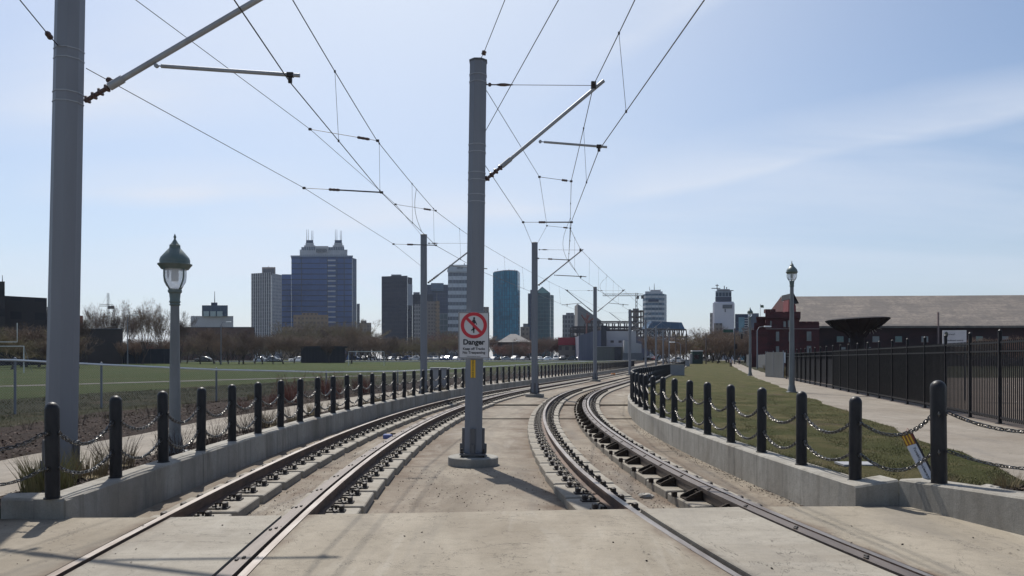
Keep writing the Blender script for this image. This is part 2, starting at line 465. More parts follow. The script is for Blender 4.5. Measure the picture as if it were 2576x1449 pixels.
pan_strip('crossing_panel', rl(XL, -HG+.095), rl(XL, HG-.235), CONC_PANEL2)
pan_strip('crossing_panel', rl(XL, HG+.05), rl(XR, -HG-.05), CONC_PANEL)
pan_strip('crossing_panel', rl(XR, -HG+.095), rl(XR, HG-.235), CONC_PANEL2)
pan_strip('crossing_panel', rl(XR, HG+.05), lambda y: 12.0, CONC_PANEL)

# ------------------------------------------------------------------ rails
RAILP = [(-.036, 0), (.036, 0), (.036, -.035), (.009, -.05), (.009, -.135), (.07, -.148), (.07, -.16), (-.07, -.16), (-.07, -.148), (-.009, -.135), (-.009, -.05), (-.036, -.035)]
def sweep(fn, o, prof, yy, topmat=(), zf=lambda y: 0.0):
    mb = MB(); n = len(prof)
    for y in yy:
        s = slope(fn, y); k = 1/math.sqrt(1+s*s); c = off(fn, y, o)
        for (px_, pz) in prof: mb.v.append((c.x+px_*k, c.y-px_*s*k, pz+zf(y)))
    for i in range(len(yy)-1):
        for j in range(n):
            a = i*n+j; b = i*n+(j+1) % n
            mb.f.append((a, a+n, b+n, b)); mb.m.append(1 if j in topmat else 0)
    mb.f.append(tuple(range(n))); mb.m.append(0)
    return mb
RAILY = ys(-6, 400, .45, 1.02, 6)
def plinth_mesh(w, L):
    b = MB(); b.bbox((0, 0, -.24), (w, L, .155), .012); return b.mesh('plinth', CONC_PLINTH)
PL_ME = plinth_mesh(.92, 1.03)
def clip_mesh():
    b = MB()
    b.bbox((.18, 0, -.152), (.24, .15, .02), .004)
    b.bbox((.255, 0, -.118), (.055, .10, .075), .01)
    b.bbox((.125, 0, -.135), (.05, .06, .035), .008)
    pts = [Vector((.125+.10*(1-math.cos(t))*.5, .045*math.cos(t*2.0), -.125+.042*math.sin(t))) for t in [i*math.pi/7 for i in range(8)]]
    b.tube(pts, .011, 5)
    b.tube([(.18, .045, -.15), (.18, .045, -.108)], .014, 6)
    return b.mesh('rail_clip', BLACKIRON, 40)
CLIP = clip_mesh()
def bracket_mesh():
    b = MB()      # tall ribbed bracket carrying the guard rail, pointing to the track centre (-x)
    b.bbox((-.22, 0, -.15), (.40, .34, .02), .005)
    for yy in (-.13, .13):
        b.prism_y([(-.03, -.14), (-.42, -.14), (-.42, -.115), (-.36, -.08), (-.22, -.012), (-.03, -.005)], yy-.016, yy+.016)
    b.box((-.06, 0, -.08), (.03, .25, .12))
    b.box((-.22, 0, -.09), (.02, .25, .09))
    b.bbox((-.47, .27, -.125), (.07, .08, .08), .008)
    return b.mesh('guard_bracket', BRACKET)
BRK = bracket_mesh()

def make_track(label, fn, heavy):
    t = thing('railway_track', label, 'railway track', (fn(8.5), 8.5, 0), 0, 'curving light rail tracks')
    org = Vector((fn(8.5), 8.5, 0))
    def child(mb, name, mats, sm=None):
        o = mb.build(name, mats, t, sm, -org); return o
    zf = lambda y: rise(y)
    for o in (-HG, HG):
        child(sweep(fn, o, RAILP, RAILY, (0,), zf), 'rail', [RUST, STEEL], 30)
    gp = [(-.062, .002), (.062, .002), (.062, -.05), (.03, -.06), (.03, -.15), (-.05, -.15), (-.05, -.06), (-.062, -.05)]
    gy = [y for y in RAILY if y < 90]
    child(sweep(fn, HG-.14, gp, gy, (), zf), 'guard_rail', [GUARD], 30)
    gb = MB()
    for y in [4.2+1.16*i for i in range(30)]:
        c = off(fn, y, HG-.15); s = slope(fn, y)
        for dx in (-.018, .018): gb.bbox((c.x+dx, c.y+dx*2, .009), (.024, .05, .014), .003, -math.atan(s))
    child(gb, 'guard_bolts', [BLACKIRON])
    # plinth blocks with their rail clips
    st = MB()
    for side in (-1, 1):
        for i, (y, p) in enumerate(arc_samples(fn, side*HG, 8.75+(.05 if side < 0 else .35), 240, 1.15)):
            rz_ = -math.atan(slope(fn, y))
            lift = (deckz(y)+.28)*.5+rise(y)
            if i < 50:
                pb = put('plinth', PL_ME, t, (p.x-org.x+.0, p.y-org.y, lift-.0), (0, 0, rz_+R(1.3)))
                if y < 44:
                    for dy in (-.29, .29):
                        for sx in (-1, 1):
                            if heavy and side > 0 and sx < 0: continue
                            put('rail_clip', CLIP, pb, (random.uniform(-.008, .008), dy+random.uniform(-.02, .02), 0), (0, 0, 0 if sx > 0 else math.pi))
                    if side > 0 and heavy: put('guard_bracket', BRK, pb, (-.02, random.uniform(-.03, .03), -.022), (0, 0, 0), (.95, .85, .86))
            else:
                st.box((p.x, p.y, -.22+lift), (.92, 1.03, .12), rz_)
    o = child(st, 'plinth', [CONC_PLINTH]); struct(o, 'stuff')
    return t
make_track('curving railway track between the left bollard wall and the central poles', XL, False)
make_track('curving railway track right of the central poles, with black guard rail brackets', XR, True)

# ------------------------------------------------------------------ low concrete walls
def wall_sweep(front, back, zt, z0, yy, mb):
    prev = None
    for y in yy:
        f, b_ = front(y), back(y); zr = rise(y)
        cur = [Vector((f.x, f.y, z0+zr)), Vector((f.x, f.y, zt-.02+zr)), Vector((f.x, f.y, zt+zr)).lerp(Vector((b_.x, b_.y, zt+zr)), .06), Vector((b_.x, b_.y, zt+zr)), Vector((b_.x, b_.y, z0+zr))]
        if prev:
            for i in range(4): mb.quad(prev[i], prev[i+1], cur[i+1], cur[i])
        else: mb.add(cur, [(0, 1, 2, 3, 4)])
        prev = cur
def wall(label, fn, sgn, offf, y0, ztop, wing):
    t = thing('retaining_wall', label, 'wall', (off(fn, y0, sgn*offf(y0)).x, y0, 0))
    org = Vector(t.location)
    edges = []; y = y0; L = 4.0
    while y < 400:
        edges.append((y, min(400, y+L))); y += L; L = min(60, L*1.12)
    for i, (a, b_) in enumerate(edges):
        mb = MB(); yy = ys(a+.009, b_-.009, .35, 1.05, 3)
        wall_sweep(lambda y: off(fn, y, sgn*offf(y)), lambda y: off(fn, y, sgn*(offf(y)+.34)), ztop, -.35, yy, mb)
        mb.build('wall_section', [CONC_WALL], t, 30, -org)
    for pts, hts in wing:
        mb = MB()
        n = len(pts); fr = [Vector((*p, 0)) for p in pts]
        prev = None
        for i, p in enumerate(fr):
            d = (fr[min(i+1, n-1)]-fr[max(i-1, 0)]).normalized()
            if sgn > 0: nn = Vector((d.y, -d.x, 0))*.36
            else: nn = Vector((d.y, -d.x, 0))*.36
            h = hts[i]
            b_ = p+nn
            cur = [p+Vector((0, 0, -.35)), p+Vector((0, 0, h-.02)), p.lerp(b_, .06)+Vector((0, 0, h)), b_+Vector((0, 0, h)), b_+Vector((0, 0, -.35))]
            if prev:
                for k in range(4): mb.quad(prev[k], prev[k+1], cur[k+1], cur[k])
            else: mb.add(cur, [(0, 1, 2, 3, 4)])
            prev = cur
        mb.add(prev, [(4, 3, 2, 1, 0)])
        mb.build('wing_wall', [CONC_WALL], t, 30, -org)
    return t
wl_off = lambda y: 1.73
wall('low curving concrete wall carrying the left row of black bollards', XL, -1, wl_off, 8.315, .21,
     [([(-4.76, 8.214), (-5.33, 8.236), (-5.42, 8.2)], [.207, .215, .22]), ([(-5.425, 8.19), (-6.3, 7.4), (-7.6, 6.2)], [.23, .24, .25])])
wall('low curving concrete wall carrying the right row of black bollards', XRW, 1, wall_r_off, 9.0, .22,
     [([(7.4, 3.0), (5.75, 5.2), (4.93, 7.4), (4.528, 9.052)], [.42, .40, .37, .295]), ([(4.530, 9.060), (3.99, 8.985)], [.285, .217])])
# ------------------------------------------------------------------ bollards and chains
BH = 1.03
def bollard_mesh(n):
    b = MB(); r = .073
    prof = [(.088, 0), (.088, .012), (r, .016), (r, BH-.075)]
    for k in range(1, 6):
        a = k*math.pi/2/6; prof.append((r*math.cos(a), BH-.075+.075*math.sin(a)))
    prof.append((.004, BH)); b.lathe(prof, n)
    return b.mesh('post', BOLLARD, 40)
def eye_mesh():
    b = MB()
    b.lathe([(.022, -.006), (.022, .006)], 8, (0, -.074, 0), axis=(0, 1, 0))
    for s in (-1, 1):
        pts = [Vector((s*(.078+.028*(1-math.cos(t))), .0, .024*math.sin(t))) for t in [i*2*math.pi/8 for i in range(9)]]
        b.tube(pts, .007, 5, cap=False)
        b.tube([(s*.06, 0, 0), (s*.085, 0, 0)], .016, 6)
    b.tube([(-.10, 0, 0), (.10, 0, 0)], .010, 6)
    return b.mesh('chain_eye', CHAIN, 40)
BM_N, BM_F, EYE_ME = bollard_mesh(20), bollard_mesh(8), eye_mesh()
ZC = (.70, .325)
def chain_mesh(sp, sag, detail, wob=0):
    """hanging chain along +x from (0,0,0) to (sp,0,0)"""
    b = MB(); rnd = random.Random(int(sag*1000)+wob)
    x0, x1 = .10, sp-.10; n = 200
    pts = [Vector((x0+(x1-x0)*i/n, 0, -sag*(1-(2*i/n-1)**2))) for i in range(n+1)]
    if not detail:
        b.tube(pts[::20], .016, 4); return b.mesh('chain', CHAIN)
    acc = 0; pitch = .046; nxt = 0; k = 0
    for a, c in zip(pts, pts[1:]):
        acc += (c-a).length
        if acc >= nxt:
            nxt += pitch; t = (c-a).normalized()
            q = t.to_track_quat('X', 'Z').to_matrix()
            roll = Matrix.Rotation((k % 2)*math.pi/2+.6+rnd.uniform(-.25, .25), 3, 'X'); k += 1
            o = len(b.v); ns, nt_ = 10, 5
            for i in range(ns):
                an = 2*math.pi*i/ns
                ex = .021 if math.cos(an) > 0 else -.021
                ctr = Vector((math.cos(an)*.016+ (ex if abs(math.cos(an)) > .2 else 0), math.sin(an)*.0185, 0))
                rad = Vector((math.cos(an), math.sin(an), 0))
                for j in range(nt_):
                    aj = 2*math.pi*j/nt_
                    p = ctr+rad*(.0066*math.cos(aj))+Vector((0, 0, .0066*math.sin(aj)))
                    b.v.append(tuple(c+q @ (roll @ p)))
            for i in range(ns):
                for j in range(nt_):
                    b.f.append((o+i*nt_+j, o+((i+1) % ns)*nt_+j, o+((i+1) % ns)*nt_+(j+1) % nt_, o+i*nt_+(j+1) % nt_)); b.m.append(0)
    return b.mesh('chain', CHAIN, 60)
ORD = ['first', 'second', 'third', 'fourth', 'fifth', 'sixth', 'seventh', 'eighth', 'ninth', 'tenth', 'eleventh', 'twelfth', 'thirteenth', 'fourteenth', 'fifteenth', 'sixteenth', 'seventeenth', 'eighteenth']
CH_D = [chain_mesh(1.45, s, True, i) for i, s in enumerate((.17, .185, .155))]
CH_F = chain_mesh(1.45, .17, False)
rb = random.Random(3)
def bollard(p, rz_, near, label, group, sc=1.0):
    t = thing('bollard', label, 'bollard', p, rz_, group)
    if near:
        put('post', BM_N, t, (0, 0, 0), (rb.uniform(-.014, .014), rb.uniform(-.014, .014), 0), (sc, sc, sc))
        for z in ZC: put('chain_eye', EYE_ME, t, (0, 0, z*sc))
    else: put('post', BM_F, t)
    return t
def chain(pa, pb, za, zb, near, label, group, detail_i):
    a = Vector(pa)+Vector((0, 0, za)); b = Vector(pb)+Vector((0, 0, zb)); d = b-a
    o = put('chain', CH_D[detail_i % 3] if near else CH_F, None, a, (0, -math.asin(d.z/d.length), math.atan2(d.y, d.x)), (d.length/1.45, 1, rb.uniform(.92, 1.12)))
    tag(o, label, 'chain', group)
    return o
def row(fn, o, y0, ztop, nmax, side, chains_to):
    grp = 'black bollards along the %s wall' % side; cg = 'chains between the %s bollards' % side
    prev = None
    for i, (y, p) in enumerate(arc_samples(fn, o, y0, 260, 1.45)[:nmax]):
        p = Vector((p.x, p.y, ztop+rise(y))); rz_ = math.atan(-slope(fn, y))+math.pi/2
        if i < 16: lab = 'black round-topped bollard, %s from the near corner of the %s wall' % (ORD[i], side)
        else: lab = 'small black bollard in the far stretch of the %s bollard row' % side
        bollard(p, rz_, i < 22, lab, grp)
        if prev is not None and i <= chains_to:
            for k, z in enumerate(ZC):
                if i < 15: lab = '%s chain sagging from the %s to the %s bollard of the %s wall' % (('upper', 'lower')[k], ORD[i-1], ORD[i], side)
                else: lab = '%s thin chain in the far stretch of the %s bollard row' % (('upper', 'lower')[k], side)
                chain(prev, p, z, z, i < 26, lab, cg, i+k)
        prev = p
    return
row(XL, -1.90, 8.38, .21, 92, 'left', 60)
row(XRW, lambda y: wall_r_off(y)+.16, 9.2, .22, 88, 'right', 52)
# the larger bollard on the right wing wall and the chains either side of it
bp = Vector((4.76, 8.62, .30)); p0 = off(XRW, 9.2, wall_r_off(9.2)+.16, .22)
b1 = bollard(bp, R(60), True, 'largest black bollard, on the right wing wall beside the striped caution board', 'black bollards along the right wall', 1.13)
pe = Vector((5.75, 7.1, .42))
b2 = bollard(pe, R(120), True, 'black bollard on the right wing wall just outside the frame', 'black bollards along the right wall', 1.13)
for k, z in enumerate(ZC):
    nm = ('upper', 'lower')[k]
    chain(p0, bp, z, z*1.13, True, nm+' chain from the first right bollard to the largest bollard', 'chains between the right bollards', k)
    chain(bp, pe, z*1.13, z*1.13, True, nm+' heavy chain right of the largest bollard', 'chains between the right bollards', k+1)
pw = Vector((-5.98, 7.95, .24)); pl0 = off(XL, 8.38, -1.90, .21)
bollard(pw, R(20), True, 'black bollard on the left wing wall just outside the frame', 'black bollards along the left wall')
for k, z in enumerate(ZC):
    chain(pw, pl0, z, z, True, ('upper', 'lower')[k]+' chain left of the first bollard at the left frame edge', 'chains between the left bollards', k)

# caution board tied to the chain
def text_obj(s, size, mat_, parent, loc, rot=(R(90), 0, 0), name='lettering', bold=.0, align='CENTER', ext=.001):
    cu = bpy.data.curves.new(name, 'FONT'); cu.body = s; cu.size = size; cu.align_x = align; cu.align_y = 'CENTER'
    cu.offset = bold; cu.extrude = ext; cu.resolution_u = 3
    o = bpy.data.objects.new(name, cu); COL.objects.link(o)
    dg = bpy.context.evaluated_depsgraph_get()
    me = bpy.data.meshes.new_from_object(o.evaluated_get(dg))
    bpy.data.objects.remove(o); bpy.data.curves.remove(cu)
    me.name = name; me.materials.clear(); me.materials.append(mat_)
    return put(name, me, parent, loc, rot)
top_ = at(2283, 1085, 9.35); bot = at(2338, 1208, 9.1)
cb = thing('caution_board', 'leaning white caution board with orange and yellow stripes hung on the chains', 'caution board', tuple(bot))
ax = (top_-bot); Lb = ax.length; th = math.atan2(ax.x, ax.z)
cb.rotation_euler = (-math.atan2(ax.y, ax.z), th, R(12))
W_ = .125
b = MB(); b.bbox((0, 0, Lb*.36), (W_, .018, Lb*.72), .002); b.build('white_panel', [SIGNWHITE], cb)
OB = M('brown orange board', (.30, .10, .02), .6)
b = MB(); b.bbox((0, 0, Lb*.86), (W_, .018, Lb*.28-.002), .002); b.build('striped_panel', [OB], cb)
b = MB()
for i in (-1, 0, 1): b.box((i*.043-.012, -.0105, Lb*.86), (.018, .003, Lb*.26))
b.build('stripes', [YELLOW], cb)
b = MB(); b.box((W_/2+.02, .012, Lb*.5), (.03, .02, Lb*.9)); b.build('backing_strip', [M('dark rubber strip', (.04, .032, .028), .8)], cb)
text_obj('Yuvabli', .05, SIGNBLACK, cb, (.01, -.0115, Lb*.55), (R(90), R(90), 0))
text_obj('Lowclearanc', .05, SIGNBLACK, cb, (.0, -.0115, Lb*.22), (R(90), R(90), 0))
b = MB(); b.tube([(.02, 0, Lb), (.05, -.01, Lb+.03), (.07, -.012, Lb-.04), (.066, -.012, Lb-.12)], .003, 4); b.build('red_cord', [M('red cord', (.4, .05, .04), .7)], cb)
# ------------------------------------------------------------------ overhead line poles
def pole_body(h, r0, r1, t, cap=True):
    b = MB(); b.lathe([(r0, .0), (r0+(r1-r0)*.5, h*.5), (r1, h)], 8, rot0=R(22.5)); b.build('pole', [GALV], t)
    if cap:
        b = MB(); b.lathe([(r1+.012, h), (r1+.012, h+.03), (r1*.7, h+.05)], 8, rot0=R(22.5)); b.build('pole_cap', [GALV_D], t)
def band(t, z, r):
    b = MB(); b.lathe([(r+.004, z-.075), (r+.004, z-.06)], 8, rot0=R(22.5)); b.build('strap', [GALV_L], t)
    b = MB(); b.lathe([(r+.004, z+.06), (r+.004, z+.075)], 8, rot0=R(22.5)); b.build('strap', [GALV_L], t)
def base_plate(t, ped_r, ped_h, r):
    b = MB(); b.lathe([(ped_r, 0), (ped_r, ped_h-.015), (ped_r-.02, ped_h)], 36); b.build('pedestal', [CONC_BASE], t, 30)
    b = MB(); s = r*2.75; b.bbox((0, 0, ped_h+.055), (s, s, .035), .008); b.build('base_plate', [GALV_D], t)
    b = MB()
    for k in range(4):
        a = R(90*k); c, s_ = math.cos(a), math.sin(a)
        for (w, h) in ((.085, .17), (.045, .46)):
            b.box((c*(r-.02+w/2), s_*(r-.02+w/2), ped_h+.07+h/2), (w+.02, .05 if w > .05 else .09, h), a)
    b.build('stiffener', [GALV_D], t)
    b = MB()
    for sx in (-1, 1):
        for sy in (-1, 1):
            b.tube([(sx*r*1.15, sy*r*1.15, ped_h), (sx*r*1.15, sy*r*1.15, ped_h+.16)], .018, 6)
            b.lathe([(.035, 0), (.035, .03)], 6, (sx*r*1.15, sy*r*1.15, ped_h+.073))
    b.build('anchor_bolts', [BLACKIRON], t)
def insul(mb, a, b_, r=.055, n=4):
    a, b_ = Vector(a), Vector(b_); d = b_-a; L = d.length; prof = [(.025, 0)]
    for i in range(n):
        z = L*(i+.5)/n
        prof += [(.03, z-L*.35/n), (r, z-.01), (r*.9, z+.012), (.03, z+L*.2/n)]
    prof.append((.025, L)); mb.lathe(prof, 10, a, axis=d)
def arm(t, p0, p1, reg0=None, reg1=None, clamp=None, stay=None, r=.03, sect=10, label=None):
    """cantilever fixed to pole t: insulated root p0 -> tube -> tip p1, registration arm, stay wire (world points)"""
    iv = Matrix.LocRotScale(t.location, t.rotation_euler, None).inverted()
    w = lambda p: iv @ Vector(p)
    p0, p1 = w(p0), w(p1); d = (p1-p0).normalized()
    b = MB(); b.tube([p0+d*.40, p0+d*.62], r*1.35, sect); b.tube([p0+d*.60, p1], r, sect); A = b.build('cantilever_arm', [GALV_L], t, 50)
    if label: A['label'] = label
    b = MB(); insul(b, p0, p0+d*.42, .06, 4); b.build('insulator', [INSUL], A, 40)
    if reg0 is not None:
        q0, q1 = w(reg0), w(reg1); e = (q1-q0).normalized()
        b = MB(); b.tube([q0+e*.10, q1], r*.68, 8)
        b.lathe([(.03, -.02), (.03, .02)], 8, q0+e*.03, axis=(0, 1, 0)); b.tube([q0, q0+e*.12], .01, 6)
        b.build('registration_arm', [GALV_L], A, 50)
        c = w(clamp); m_ = q0+e*((c-q0).dot(e))
        b = MB(); b.box((m_.x, m_.y, (m_.z+c.z)/2), (.05, .035, abs(m_.z-c.z)+.03)); b.box((m_.x, m_.y, m_.z), (.09, .06, .06)); b.build('wire_clamp', [BLACKIRON], A)
    if stay is not None:
        s0, s1 = w(stay[0]), w(stay[1]); e = (s1-s0).normalized(); L = (s1-s0).length
        b = MB(); b.tube([s0+e*min(.5, L*.3), s1], .006, 4)
        b.lathe([(.035, -.015), (.035, .015)], 8, s0+e*.06, axis=(0, 1, 0)); b.tube([s0, s0+e*.2], .012, 6)
        b.tube([s0+e*.18, s0+e*.26, s0+e*.34, s0+e*min(.5, L*.3)], [.012, .028, .03, .008], 6)
        b.build('stay_wire', [INSUL], A)
        b = MB(); b.box(s1, (.09, .07, .14)); b.build('messenger_clamp', [BLACKIRON], A)

PG = 'overhead line poles'
# left near pole
DL = 10.8
pb = at(152, 1217, DL)
tL = thing('catenary_pole', 'thick grey overhead line pole at the left frame edge, its top out of view', 'catenary pole', tuple(pb), 0, PG)
pole_body(7.55-pb.z, .205, .185, tL); tL.rotation_euler = (0, R(1.15), 0)
def onpole(px_, py): return at(px_, py, DL)
arm(tL, at(213, 255, DL), at(735, -52, DL), at(388, 165, DL), at(754, 190, DL), at(729, 206, DL), (at(214, -40, DL), at(712, -40, DL)), .042)
b = MB(); r_ = .195; base_plate(tL, .52, .08, .205)
for zz in (778, 693, 653):
    pass
band(tL, at(0, 140, DL).z-pb.z, .192); band(tL, at(0, 248, DL).z-pb.z, .195)
# centre near pole with the danger sign
DC = 14.5
cb_ = at(1190, 1168, DC); cb_.z = DECK
tC = thing('catenary_pole', 'grey octagonal overhead line pole in the middle with the danger sign', 'catenary pole', tuple(cb_), 0, PG)
hC = at(0, 157, DC).z-cb_.z
pole_body(hC, .176, .168, tC); tC.rotation_euler = (0, R(.75), 0)
base_plate(tC, .47, .16, .176)
for py in (200, 375, 445, 500): band(tC, at(0, py, DC).z-cb_.z, .173)
arm(tC, at(1221, 453, DC), at(1519, 203, DC), at(1355, 356, DC), at(1527, 370, DC), at(1506, 379, DC), (at(1224, 213, DC), at(1493, 215, DC)), .034)
# next left pole
D3 = 36
p3 = at(1066, 1001, D3)
t3 = thing('catenary_pole', 'slim grey overhead line pole behind the left bollard row', 'catenary pole', tuple(p3), 0, PG)
pole_body(at(0, 592, D3).z-p3.z, .17, .155, t3); base_plate(t3, .45, .06, .17)
arm(t3, at(1076, 712, D3), at(1214, 606, D3), at(1130, 668, D3), at(1226, 676, D3), at(1215, 682, D3), (at(1076, 612, D3), at(1208, 612, D3)), .036)
# centre row further back
D4 = 38.5
def centre_pole(px_, ptop, pbot, D, label, h=None):
    p = at(px_, pbot, D); p.z = deckz(D)+rise(D)
    t = thing('catenary_pole', label, 'catenary pole', tuple(p), 0, PG)
    pole_body(at(0, ptop, D).z-p.z, .172, .160, t); base_plate(t, .47, .16, .172)
    return t, p
t4, p4 = centre_pole(1345, 612, 1003, D4, 'grey overhead line pole standing between the tracks beyond the danger sign')
AG = 'cantilever arms of the overhead line'
arm(t4, at(1354, 718, D4), at(1467, 627, D4), at(1394, 692, D4), at(1475, 696, D4), at(1461, 699, D4), (at(1354, 628, D4), at(1460, 629, D4)), .034)
D5 = 65
t5, p5 = centre_pole(1497, 723, 962, D5, 'grey overhead line pole with two raised arms like a V, before the purple hall')
for (sx, lab) in ((1, 'right arm of the V shaped pair on the middle distance pole'), (-1, 'left arm of the V shaped pair on the middle distance pole')):
    a0 = at(1497+sx*6, 784, D5); a1 = at(1497+sx*75, 728, D5)
    arm(t5, a0, a1, at(1497+sx*32, 762, D5), at(1497+sx*84, 767, D5), at(1497+sx*70, 770, D5), (at(1497+sx*6, 731, D5), at(1497+sx*70, 731, D5)), .034, 8)
far = []
for i, D in enumerate((89, 113, 137, 161, 188, 215)):
    x = (XL(D)+XR(D))/2; z0 = deckz(D)+rise(D)
    lab = ['grey overhead line pole between the tracks before the lavender wall', 'small distant overhead line pole where the tracks merge'][min(i, 1)]
    t = thing('catenary_pole', lab, 'catenary pole', (x, D, z0), 0, PG)
    pole_body(7.6, .17, .155, t, False)
    b = MB(); b.lathe([(.47, 0), (.47, .16)], 16); b.build('pedestal', [CONC_BASE], t)
    for sx in (1, -1):
        b = MB(); b.tube([(sx*.17, 0, 5.55), (sx*2.35, 0, 7.25)], .034, 6); b.tube([(sx*1.0, 0, 6.15), (sx*2.6, 0, 5.95)], .022, 5); b.tube([(sx*.17, 0, 7.2), (sx*2.25, 0, 7.2)], .008, 4)
        b.build('cantilever_arm', [GALV_L], t)
    far.append((x, D, z0))

# ------------------------------------------------------------------ wires
WG = 'overhead wires'
def wire(name, pts, r, label, sag=0.0, cat='overhead wire', n=1):
    P = []
    for a, b_ in zip(pts, pts[1:]):
        a, b_ = Vector(a), Vector(b_); k = 8 if sag else 2
        for i in range(k):
            p = a.lerp(b_, i/k); p.z -= sag*(b_-a).length*4*(i/k)*(1-i/k)/30
            P.append(p)
    P.append(Vector(pts[-1]))
    o0 = P[0].copy()
    mb = MB(); mb.tube([p-o0 for p in P], r, 5)
    o = mb.build(name, [WIRE], None, 60, o0)
    tag(o, label, cat, WG)
    return o, P
def along(P, y):
    for a, b_ in zip(P, P[1:]):
        if a.y <= y <= b_.y: return a.lerp(b_, (y-a.y)/max(1e-6, b_.y-a.y))
    return P[-1]
def farpts(sx, z): return [(x+sx*2.3, D, z0+z) for (x, D, z0) in far]
lc = [(-2.05, -14, 5.65)]+[at(729, 206, DL), at(960, 485, 18.6), at(1097, 618, 26.8), at(1214, 684, D3), at(1427, 771, D5)]+farpts(-1, 5.9)
_, LCP = wire('contact_wire', lc, .0085, 'lower contact wire above the left track')
lm = [(-2.1, -14, 6.95)]+[at(712, -42, DL), at(948, 353, 18.1), at(1095, 530, 26.8), at(1210, 612, D3), at(1424, 729, D5)]+farpts(-1, 7.2)
LMO, LMP = wire('messenger_wire', lm, .0085, 'upper messenger wire above the left track', .10)
rc = [(3.0, -12, 5.65)]+[at(1772, 0, 8.4), at(1506, 379, DC), at(1437, 559, 21.7), at(1430, 653, 31), at(1460, 700, D4), at(1567, 771, D5)]+farpts(1, 5.9)
_, RCP = wire('contact_wire', rc, .0085, 'lower contact wire above the right track')
rm = [(2.5, -12, 7.0)]+[at(1597, 0, 11.1), at(1493, 214, DC), at(1437, 455, 21.7), at(1434, 574, 32), at(1461, 628, D4), at(1568, 729, D5)]+farpts(1, 7.2)
RMO, RMP = wire('messenger_wire', rm, .0085, 'upper messenger wire above the right track', .08)
def droppers(owner, MP, CP, yy, name='dropper'):
    for y in yy:
        a, c = along(MP, y), along(CP, y)
        b = MB(); o0 = Vector(owner.location)
        b.tube([a-o0, c-o0], .004, 4); b.box(c-o0, (.03, .03, .04)); b.box(a-o0, (.03, .03, .04))
        b.build(name, [WIRE], owner)
droppers(LMO, LMP, LCP, [13.9, 18.35, 22.5, 26.4, 31, 41, 46, 51, 56, 61])
droppers(RMO, RMP, RCP, [12.2, 17.0, 25.5, 29, 34.5, 42, 46.5, 51, 56, 60.5])
def jumper(owner, a, c, bulge):
    a, c = Vector(a), Vector(c); o0 = Vector(owner.location); P = []
    for i in range(13):
        t = i/12; p = a.lerp(c, t)+Vector(bulge)*math.sin(math.pi*t); P.append(p-o0)
    b = MB(); b.tube(P, .007, 5); b.build('jumper_cable', [WIRE], owner, 60)
jumper(RMO, along(RMP, 29.0), along(RCP, 36.0), (-.45, 0, 0))
jumper(LMO, along(LMP, 23.2), along(LCP, 24.0), (-.12, 0, 0))
jumper(RMO, along(RMP, 52), along(RCP, 53.5), (-.6, 0, 0))
# pull-off backbones and pull-offs
wire('pull_off_wire', [at(199, -106, DL), at(780, 325, 18.1), at(995, 514, 26.8), at(1062, 594, D3)], .0065, 'thin wire from the left near pole top to the slim pole top', 0)
wire('pull_off_wire', [at(217, 172, DL), at(765, 473, 18.6), at(990, 614, 26.8), at(1060, 670, D3)], .0065, 'thin wire from the left near pole down to the slim pole side', 0)
wire('pull_off_wire', [at(1224, 228, DC), at(1357, 445, 21.7), at(1376, 568, 32), at(1352, 612, D4)], .0065, 'thin wire from the middle pole top curving to the second pole top', 0)
wire('pull_off_wire', [at(1220, 415, DC), at(1316, 559, 21.7), at(1354, 651, D4)], .0065, 'thin wire from the middle pole side to the second pole side', 0)
wire('pull_off_wire', [(1.9, 2.0, 6.0), at(1405, 0, 9.27), at(1220, 332, DC)], .0065, 'thin wire from overhead down to the side of the middle pole', 0)
wire('guy_wire', [at(1208, 150, DC), at(1217, 133, DC-.35), at(1270, 0, 12.07), (1.6, 2, 7.3)], .0065, 'thin guy wire rising from the top of the middle pole', 0)
wire('guy_wire', [at(158, 128, DL), at(122, 88, 10.3), at(50, 0, 9.3), (-3.7, 0, 6.05)], .0075, 'guy wire rising to the upper left corner from the left near pole', 0)
b = MB(); a0, a1 = at(128, 96, 10.4), at(118, 82, 10.25); insul(b, a0-a0, a1-a0, .04, 2); tag(b.build('strain_insulator', [INSUL], None, None, a0), 'small insulator on the guy wire left of the near pole', 'insulator', WG)
b = MB(); a0, a1 = at(283, 207, DL+.35), at(270, 199, DL+.25); insul(b, a0-a0, a1-a0, .045, 2); tag(b.build('strain_insulator', [INSUL], None, None, a0), 'small insulator on the thin wire beside the left pole arm', 'insulator', WG)
b = MB(); a0, a1 = at(1216, 138, DC-.35), at(1219, 128, DC-.4); insul(b, a0-a0, a1-a0, .045, 2); tag(b.build('strain_insulator', [INSUL], None, None, a0), 'small insulator just above the middle pole top', 'insulator', WG)
def pull(a, b_, rigid, label):
    a, b_ = Vector(a), Vector(b_); d = b_-a
    t = thing('pull_off_link', label, 'pull-off', tuple(a), 0, 'pull-offs steadying the wires')
    b = MB(); b.tube([(0, 0, 0), d], .007, 4); b.box((0, 0, 0), (.07, .05, .05)); b.box(d, (.07, .05, .05)); b.build('link_wire', [WIRE], t)
    b = MB(); insul(b, d*.32, d*.46, .035, 3) if rigid else insul(b, d*.70, d*.88, .035, 3); b.build('insulator', [INSUL], t)
    if rigid:
        b = MB(); b.tube([d*.42, d*1.0], .018, 6); b.build('steady_arm', [GALV_D], t)
pull(at(780, 325, 18.1), at(950, 354, 18.1), False, 'upper pull-off link above the left track, nearer')
pull(at(765, 473, 18.6), at(960, 484, 18.6), True, 'steady arm on the left contact wire, nearer')
pull(at(995, 514, 26.8), at(1096, 530, 26.8), False, 'upper pull-off link above the left track, farther')
pull(at(990, 614, 26.8), at(1097, 617, 26.8), True, 'steady arm on the left contact wire beside the slim pole')
